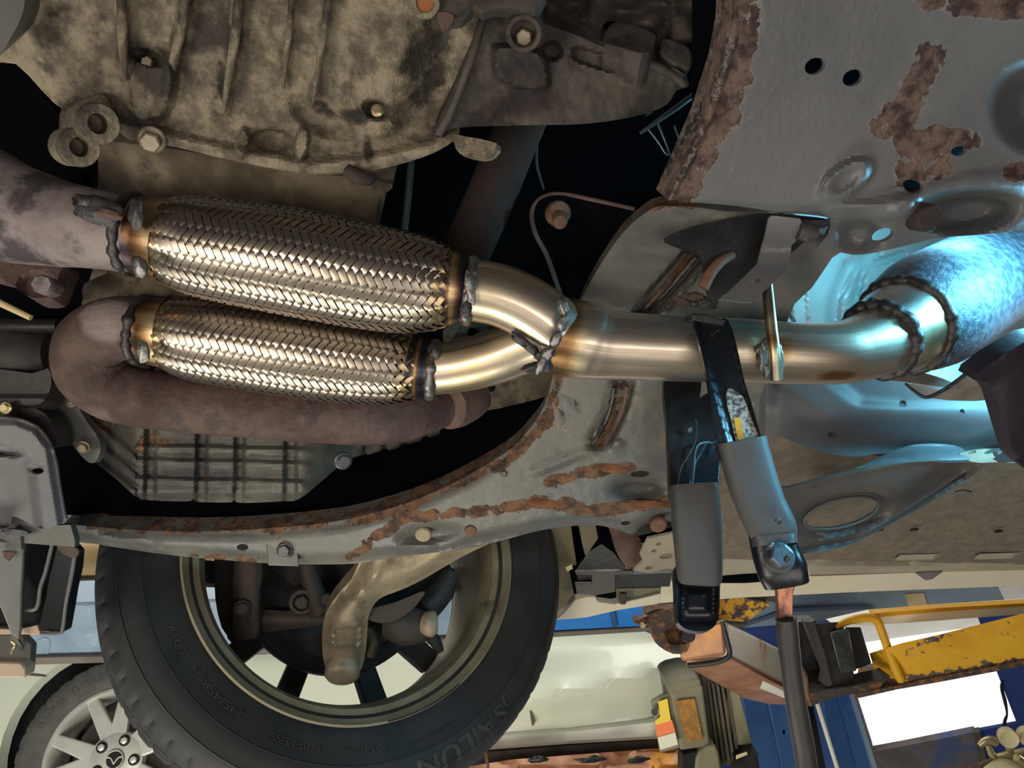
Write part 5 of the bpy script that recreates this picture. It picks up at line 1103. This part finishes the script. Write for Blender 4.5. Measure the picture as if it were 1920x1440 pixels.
# rusty arm, close
RA = thing('lift_boom', 'rusty box-section lift arm end with its lit side painted pale, pointing at the black clamp handles', 'lift arm', P(1350, 1230, 1.6))
hexa('arm', [(1362, 1164, 1.50), (1500, 1236, 1.95), (1510, 1318, 1.95), (1370, 1238, 1.50), (1285, 1160, 1.56), (1420, 1200, 2.0), (1420, 1310, 2.0), (1290, 1248, 1.56)], 'lift_pale', RA, .008)
hexa('arm_belly', [(1372, 1236, 1.495), (1512, 1312, 1.94), (1440, 1318, 1.99), (1284, 1246, 1.55), (1372, 1228, 1.50), (1512, 1304, 1.95), (1440, 1300, 2.0), (1286, 1238, 1.56)], 'lift_rust', RA, .004)
plate('belly', [(1286, 1248), (1372, 1238), (1512, 1312), (1512, 1322), (1440, 1320), (1392, 1308)], pl((1286, 1248, 1.54), (1372, 1238, 1.49), (1512, 1312, 1.93)), 'lift_rust', RA, .004, rust=None)
hexa('end_block', [(1268, 1192, 1.46), (1356, 1162, 1.44), (1362, 1228, 1.44), (1278, 1240, 1.46), (1268, 1192, 1.52), (1356, 1162, 1.50), (1362, 1228, 1.50), (1278, 1240, 1.52)], 'lift_rust', RA, .006)
ptube('end_frame', [(1290, 1248, 1.47, 5), (1340, 1242, 1.45, 5), (1362, 1234, 1.44, 5), (1368, 1222, 1.44, 5), (1362, 1196, 1.44, 5), (1354, 1164, 1.44, 4)], 'black_paint', RA, seg=10)
plate('pad_cup', cr([(1212, 1150), (1220, 1172), (1224, 1196), (1236, 1212), (1262, 1226), (1288, 1222), (1296, 1196), (1298, 1170), (1270, 1146), (1236, 1142)], 2, True), 1.43, 'lift_dark', RA, .05, step=8, h=lambda x, y: -.03 * (1 - ss(.4, 1.0, el(x, y, 1270, 1190, 26, 22))), rust=lambda x, y: .55)
plate('pad_wing', cr([(1187, 1166), (1230, 1150), (1300, 1130), (1308, 1140), (1240, 1168), (1206, 1180), (1200, 1174)], 1, True), 1.42, 'lift_dark', RA, .03, bevel=.002, rust=lambda x, y: .5)
bolt(1205, 1172, 1.415, 6, TOCAM, 'brass', RA, washer=False)
plate('upright_plate', [(1240, 1088), (1270, 1080), (1360, 1120), (1430, 1130), (1444, 1134), (1400, 1166), (1300, 1160), (1230, 1150)], 1.52, 'yellow_paint', RA, .03, step=14, bevel=.002, rust=lambda x, y: .55 if x < 1300 else .42)
plate('dark_bar', [(1340, 1104), (1470, 1098), (1460, 1130), (1440, 1128), (1340, 1128)], 1.55, 'lift_dark', RA, .05, bevel=.002, rust=lambda x, y: 0.2)
ptube('pivot_pin', [(1285, 1192, 1.41, 12), (1292, 1192, 1.38, 12)], 'black_paint', RA, n=1, seg=20)
YA = thing('lift_boom', 'yellow chipped lift arm crossing in front of the bright opening', 'lift arm', P(1780, 1220, 1.75))
yd = pl((1680, 1240, 1.78), (1920, 1205, 1.62), (1800, 1270, 1.72))
plate('arm', [(1664, 1214), (1690, 1206), (1760, 1190), (1840, 1170), (1920, 1150), (2060, 1116), (2060, 1206), (1920, 1242), (1840, 1254), (1760, 1268), (1700, 1278), (1686, 1274), (1672, 1240)], yd, 'yellow_paint', YA, .09, step=9, bevel=.003, away=FWD - .5 * UP, rust=lambda x, y: max(.66 * (1 - ss(.1, 1, segd(x, y, [(1690, 1276), (1760, 1268), (1840, 1254), (1920, 1240), (2060, 1206)]) / 17)), .6 * (1 - ss(.2, 1, segd(x, y, [(1724, 1206), (1790, 1188)]) / 9)), .12))
plate('lower_edge', [(1600, 1302), (1690, 1284), (1760, 1270), (1920, 1240), (2060, 1206), (2060, 1216), (1920, 1250), (1760, 1280), (1680, 1294), (1610, 1310)], lambda x, y: yd(x, y) - .01, 'lift_dark', YA, .10, rust=lambda x, y: .5, bevel=.002)
ptube('loop_bar', [(1566, 1176, 1.80, 6), (1592, 1164, 1.80, 7), (1622, 1158, 1.80, 8), (1642, 1162, 1.80, 8), (1652, 1180, 1.80, 8), (1664, 1214, 1.79, 8), (1678, 1250, 1.78, 9), (1690, 1276, 1.78, 8)], 'yellow_paint', YA, seg=12)
plate('top_rail', [(1560, 1170), (1640, 1152), (1760, 1142), (1920, 1132), (2060, 1122), (2060, 1142), (1920, 1152), (1760, 1164), (1640, 1172)], 1.83, 'lift_pale', YA, .04, bevel=.002)
plate('top_rail_edge', [(1640, 1150), (1760, 1140), (1920, 1131), (2060, 1121), (2060, 1126), (1920, 1137), (1760, 1147), (1640, 1158)], 1.82, 'yellow_paint', YA, .03)
hexa('pivot_block', [(1526, 1168, 1.78), (1580, 1166, 1.80), (1606, 1286, 1.80), (1552, 1300, 1.78), (1526, 1168, 1.9), (1580, 1166, 1.9), (1606, 1286, 1.9), (1552, 1300, 1.9)], 'lift_dark', YA, .004)
hexa('grey_block', [(1556, 1186, 1.76), (1590, 1178, 1.77), (1606, 1258, 1.77), (1576, 1262, 1.76), (1556, 1186, 1.82), (1590, 1178, 1.82), (1606, 1258, 1.82), (1576, 1262, 1.82)], 'bolt_grey', YA, .003)
hexa('side_block', [(1584, 1176, 1.82), (1614, 1176, 1.82), (1634, 1244, 1.82), (1602, 1256, 1.82), (1584, 1176, 1.9), (1614, 1176, 1.9), (1634, 1244, 1.9), (1602, 1256, 1.9)], 'car_black', YA, .003)
plate('strut', [(1508, 1166), (1526, 1166), (1548, 1230), (1560, 1284), (1552, 1288), (1540, 1280), (1544, 1260)], 1.77, 'lift_dark', YA, .02)
plate('base_rail', [(1490, 1304), (1520, 1296), (1600, 1286), (1662, 1272), (1672, 1268), (1650, 1290), (1600, 1302), (1560, 1310), (1520, 1326), (1496, 1316)], 1.77, 'lift_dark', YA, .06, bevel=.003, rust=lambda x, y: .5 if 1610 < x < 1660 else .3)
plate('dark_cover', [(1470, 1168), (1530, 1164), (1560, 1300), (1500, 1312), (1480, 1240)], 1.86, 'black_paint', YA, .05)
ptube('rusty_link', [(1497, 1244, 1.74, 5), (1508, 1268, 1.74, 6), (1512, 1296, 1.74, 5), (1520, 1322, 1.74, 4)], 'bolt_rust', YA, seg=10)

# posts
for i, (a, name, lab) in enumerate((([(1386, 1270), (1470, 1270), (1530, 1500), (1424, 1500)], 'lift_post', 'blue lift post between the grey motor and the welding cable'), ([(1536, 1280), (1594, 1280), (1664, 1500), (1580, 1500)], 'lift_post', 'second blue lift post right of the welding cable, against the bright opening'))):
    t = thing(name, lab, 'post', P(1440 + 150 * i, 1440, 2.5), 'blue posts of the lift')
    d = 2.5 + .1 * i
    plate('web', a, d + .03, 'post_blue', t, .12, bevel=.004)
    l, r = a[0], a[1]; bl, br = a[3], a[2]
    f = lambda p, q, s: (p[0] + (q[0] - p[0]) * s, p[1] + (q[1] - p[1]) * s)
    plate('flange', [f(l, r, .52), f(l, r, .98), f(bl, br, .98), f(bl, br, .52)], d, 'post_blue', t, .03, bevel=.004, holes=[ell(1471, 1373, 3, 4)] if i == 0 else ())
    plate('edge', [f(l, r, .9), f(l, r, 1.0), f(bl, br, 1.0), f(bl, br, .9)], d - .02, 'beam_blue', t, .02)
ptube('steel_rope', [(1526, 1300, 2.3, 4), (1548, 1370, 2.3, 4), (1576, 1460, 2.3, 4)], 'lift_pale', None, n=2, seg=10, label='pale steel rope running down between the two blue posts', cat='rope')
plate('dark_channel', [(1480, 1290), (1546, 1280), (1600, 1500), (1524, 1500)], 2.95, 'car_black', None, .03, label='black channel between the two blue lift posts', cat='channel')

MO = thing('lift_motor', 'grey-olive lift motor with yellow and orange warning label', 'motor', P(1320, 1400, 2.1))
hexa('terminal_box', [(1219, 1312, 2.02), (1256, 1300, 2.0), (1276, 1402, 2.0), (1236, 1412, 2.02), (1240, 1300, 2.12), (1276, 1290, 2.1), (1296, 1390, 2.1), (1256, 1400, 2.12)], 'motor_grey', MO, .005)
revolve('label_screw', [(-.002, .008), (.004, .008)], P(1227, 1335, 2.0), TOCAM, 'bolt_grey', MO, 16)
lb = lambda x, y: 2.012 - (x - 1219) * .0005
plate('label', [(1234, 1316), (1251, 1310), (1258, 1352), (1229, 1360), (1228, 1352), (1238, 1344)], lambda x, y: lb(x, y) - .004, 'label_yellow', MO, .002, label='yellow warning label')
plate('label', [(1228, 1360), (1260, 1350), (1266, 1372), (1232, 1382)], lambda x, y: lb(x, y) - .004, 'label_orange', MO, .002, label='orange band of the warning label')
plate('label', [(1233, 1383), (1266, 1373), (1271, 1396), (1238, 1406)], lambda x, y: lb(x, y) - .004, 'label_white', MO, .002, label='white field of the warning label')
plate('body', cr([(1254, 1292), (1268, 1280), (1310, 1276), (1318, 1290), (1332, 1400), (1276, 1408), (1264, 1350)], 1, True), 2.0, 'motor_grey', MO, .14, bevel=.006)
plate('cap', cr([(1254, 1290), (1270, 1278), (1308, 1272), (1312, 1284), (1280, 1294), (1258, 1300)], 2, True), 1.985, 'motor_grey', MO, .16, bevel=.004)
plate('name_plate', [(1268, 1314), (1302, 1310), (1318, 1386), (1288, 1392)], 1.992, 'label_amber', MO, .003, label='worn amber name plate')
for i in range(6):
    x = 1326 + i * 9
    plate('fin', [(x, 1280 + i * 3), (x + 4, 1280 + i * 3), (x + 26, 1430), (x + 20, 1430)], 2.03 + .01 * abs(i - 2.5), 'motor_dark', MO, .06)
plate('fin_core', [(1316, 1270), (1380, 1280), (1402, 1430), (1336, 1440)], 2.07, 'motor_dark', MO, .1, bevel=.004)
plate('tank', cr([(1366, 1284), (1384, 1290), (1412, 1398), (1380, 1400), (1360, 1330)], 1, True), 2.05, 'motor_grey', MO, .1, bevel=.005)
plate('pump', cr([(1310, 1412), (1340, 1396), (1352, 1440), (1350, 1480), (1300, 1480), (1304, 1440)], 2, True), 1.99, 'motor_grey', MO, .1, bevel=.005)
plate('foot', [(1280, 1416), (1310, 1408), (1310, 1480), (1280, 1480)], 2.0, 'car_black', MO, .06)
hexa('white_tag', [(1380, 1416, 1.98), (1400, 1409, 1.98), (1402, 1415, 1.98), (1380, 1424, 1.98), (1380, 1416, 2.0), (1400, 1409, 2.0), (1402, 1415, 2.0), (1380, 1424, 2.0)], 'sticker_tan', MO, .001)
plate('box', [(1380, 1424), (1420, 1410), (1430, 1480), (1386, 1480)], 2.0, 'black_paint', MO, .06)
BA = thing('lift_boom', 'rusty brown underside of the neighbouring lift at the bottom edge', 'lift arm', P(1080, 1430, 2.4))
plate('underside', [(860, 1440), (960, 1424), (1120, 1412), (1250, 1402), (1290, 1410), (1290, 1500), (860, 1500)], pl((860, 1440, 2.40), (1290, 1410, 2.36), (1000, 1500, 2.3)), 'lift_rust', BA, .06, step=14, h=lambda x, y: .04 * noise.noise((x * .02, y * .05, 0)))
for x, s in ((1010, 18), (1110, 26), (1196, 20)):
    blob('grease', x, 1424, 2.30, s, 6, -6, 'car_black', BA, .5, .5, x)
ptube('copper_pipe', [(909, 1400, 2.35, 3), (913, 1425, 2.35, 3), (917, 1460, 2.35, 3)], 'bolt_rust', None, n=2, seg=8, label='thin reddish pipe at the bottom right of the near tyre', cat='pipe')

# gas regulator, bottom right
GR = thing('gas_regulator', 'brass gas regulator with two round gauges in front of the blue wall', 'regulator', P(1890, 1430, 1.9))
for x, y, r in ((1889, 1382, 17), (1926, 1380, 17)):
    g = revolve('gauge', [(-.012, 0.001), (-.012, r * .85 * 1.9 / FPX), (-.014, r * .96 * 1.9 / FPX), (-.006, r * 1.9 / FPX), (.012, r * .95 * 1.9 / FPX)], P(x, y, 1.9), FWD + .3 * RT, 'gauge_tan', GR, 32)
ptube('stem', [(1890, 1398, 1.91, 6), (1896, 1416, 1.91, 7), (1902, 1440, 1.91, 7)], 'brass', GR, n=2, seg=12)
ptube('body', [(1866, 1424, 1.91, 9), (1890, 1420, 1.91, 11), (1930, 1410, 1.91, 9)], 'brass', GR, n=2, seg=14)
ptube('wing_handle', [(1836, 1398, 1.9, 5), (1846, 1390, 1.9, 7), (1860, 1388, 1.9, 8), (1868, 1394, 1.9, 6)], 'brass', GR, seg=12)
ptube('spindle', [(1852, 1396, 1.9, 5), (1858, 1412, 1.9, 6), (1868, 1424, 1.9, 7)], 'brass', GR, n=2, seg=12)
ptube('outlet', [(1810, 1445, 1.9, 3), (1836, 1432, 1.9, 3), (1862, 1424, 1.9, 3.5)], 'bolt_rust', GR, n=2, seg=10)
ptube('valve_wheel', [(1850, 1446, 1.88, 8), (1876, 1434, 1.88, 11), (1900, 1440, 1.88, 12), (1920, 1450, 1.88, 10)], 'gauge_tan', GR, seg=14)
ptube('coupling', [(1906, 1420, 1.88, 8), (1926, 1436, 1.88, 8)], 'brass', GR, n=1, seg=12)

# building: blue wall with the big opening, floor, ceiling
bwd = pl((1600, 1299, 4.4), (1900, 1250, 4.1), (1640, 1410, 4.55))
plate('wall_back', [(760, 900), (2500, 760), (2500, 1900), (760, 1900)], bwd, 'wall_blue', None, .02, holes=[[(1545, 1135), (1824, 1128), (1866, 1252), (1907, 1357), (1636, 1407), (1600, 1299)], [(1850, 1050), (1960, 1046), (1985, 1120), (1880, 1136)]], kind='structure')
plate('trim_1', [(1588, 1290), (1601, 1290), (1640, 1412), (1622, 1414)], lambda x, y: bwd(x, y) - .05, 'wall_worn', None, .08, kind='structure')
plate('trim_2', [(1622, 1412), (1700, 1398), (1830, 1372), (1846, 1420), (1860, 1520), (1640, 1520)], lambda x, y: bwd(x, y) - .04, 'wall_worn', None, .04, kind='structure')
plate('trim_3', [(1826, 1374), (1838, 1371), (1858, 1460), (1844, 1460)], lambda x, y: bwd(x, y) - .06, 'steel_grey', None, .03, kind='structure')
ptube('hanging_hook', [(x, y, bwd(x, y) - .004, r) for x, y, r in ((1880, 1372, 2), (1884, 1352, 3), (1888, 1338, 2), (1884, 1314, 3.5), (1878, 1290, 3), (1880, 1276, 2))], 'car_black', None, seg=8, label='small dark hook hanging at the edge of the bright opening', cat='hook')
def slab(name, x0, x1, y0, y1, z0, z1, m_):
    V = [(x, y, z) for z in (z0, z1) for x, y in ((x0, y0), (x1, y0), (x1, y1), (x0, y1))]
    return obj(name, V, [(3, 2, 1, 0), (4, 5, 6, 7), (0, 1, 5, 4), (1, 2, 6, 5), (2, 3, 7, 6), (3, 0, 4, 7)], m_, None, 0, kind='structure')
slab('floor', -5, 7, -3, 12, -.1, 0, 'floor_conc')
slab('ceiling', -5, 7, -3, 12, 5.0, 5.1, 'ceil')
slab('wall_left', -5.1, -5, -3, 12, 0, 5, 'wall_blue')
slab('wall_right', 7, 7.1, -3, 12, 0, 5, 'wall_worn')
slab('wall_front', -5, 7, -3.1, -3, 0, 5, 'wall_worn')
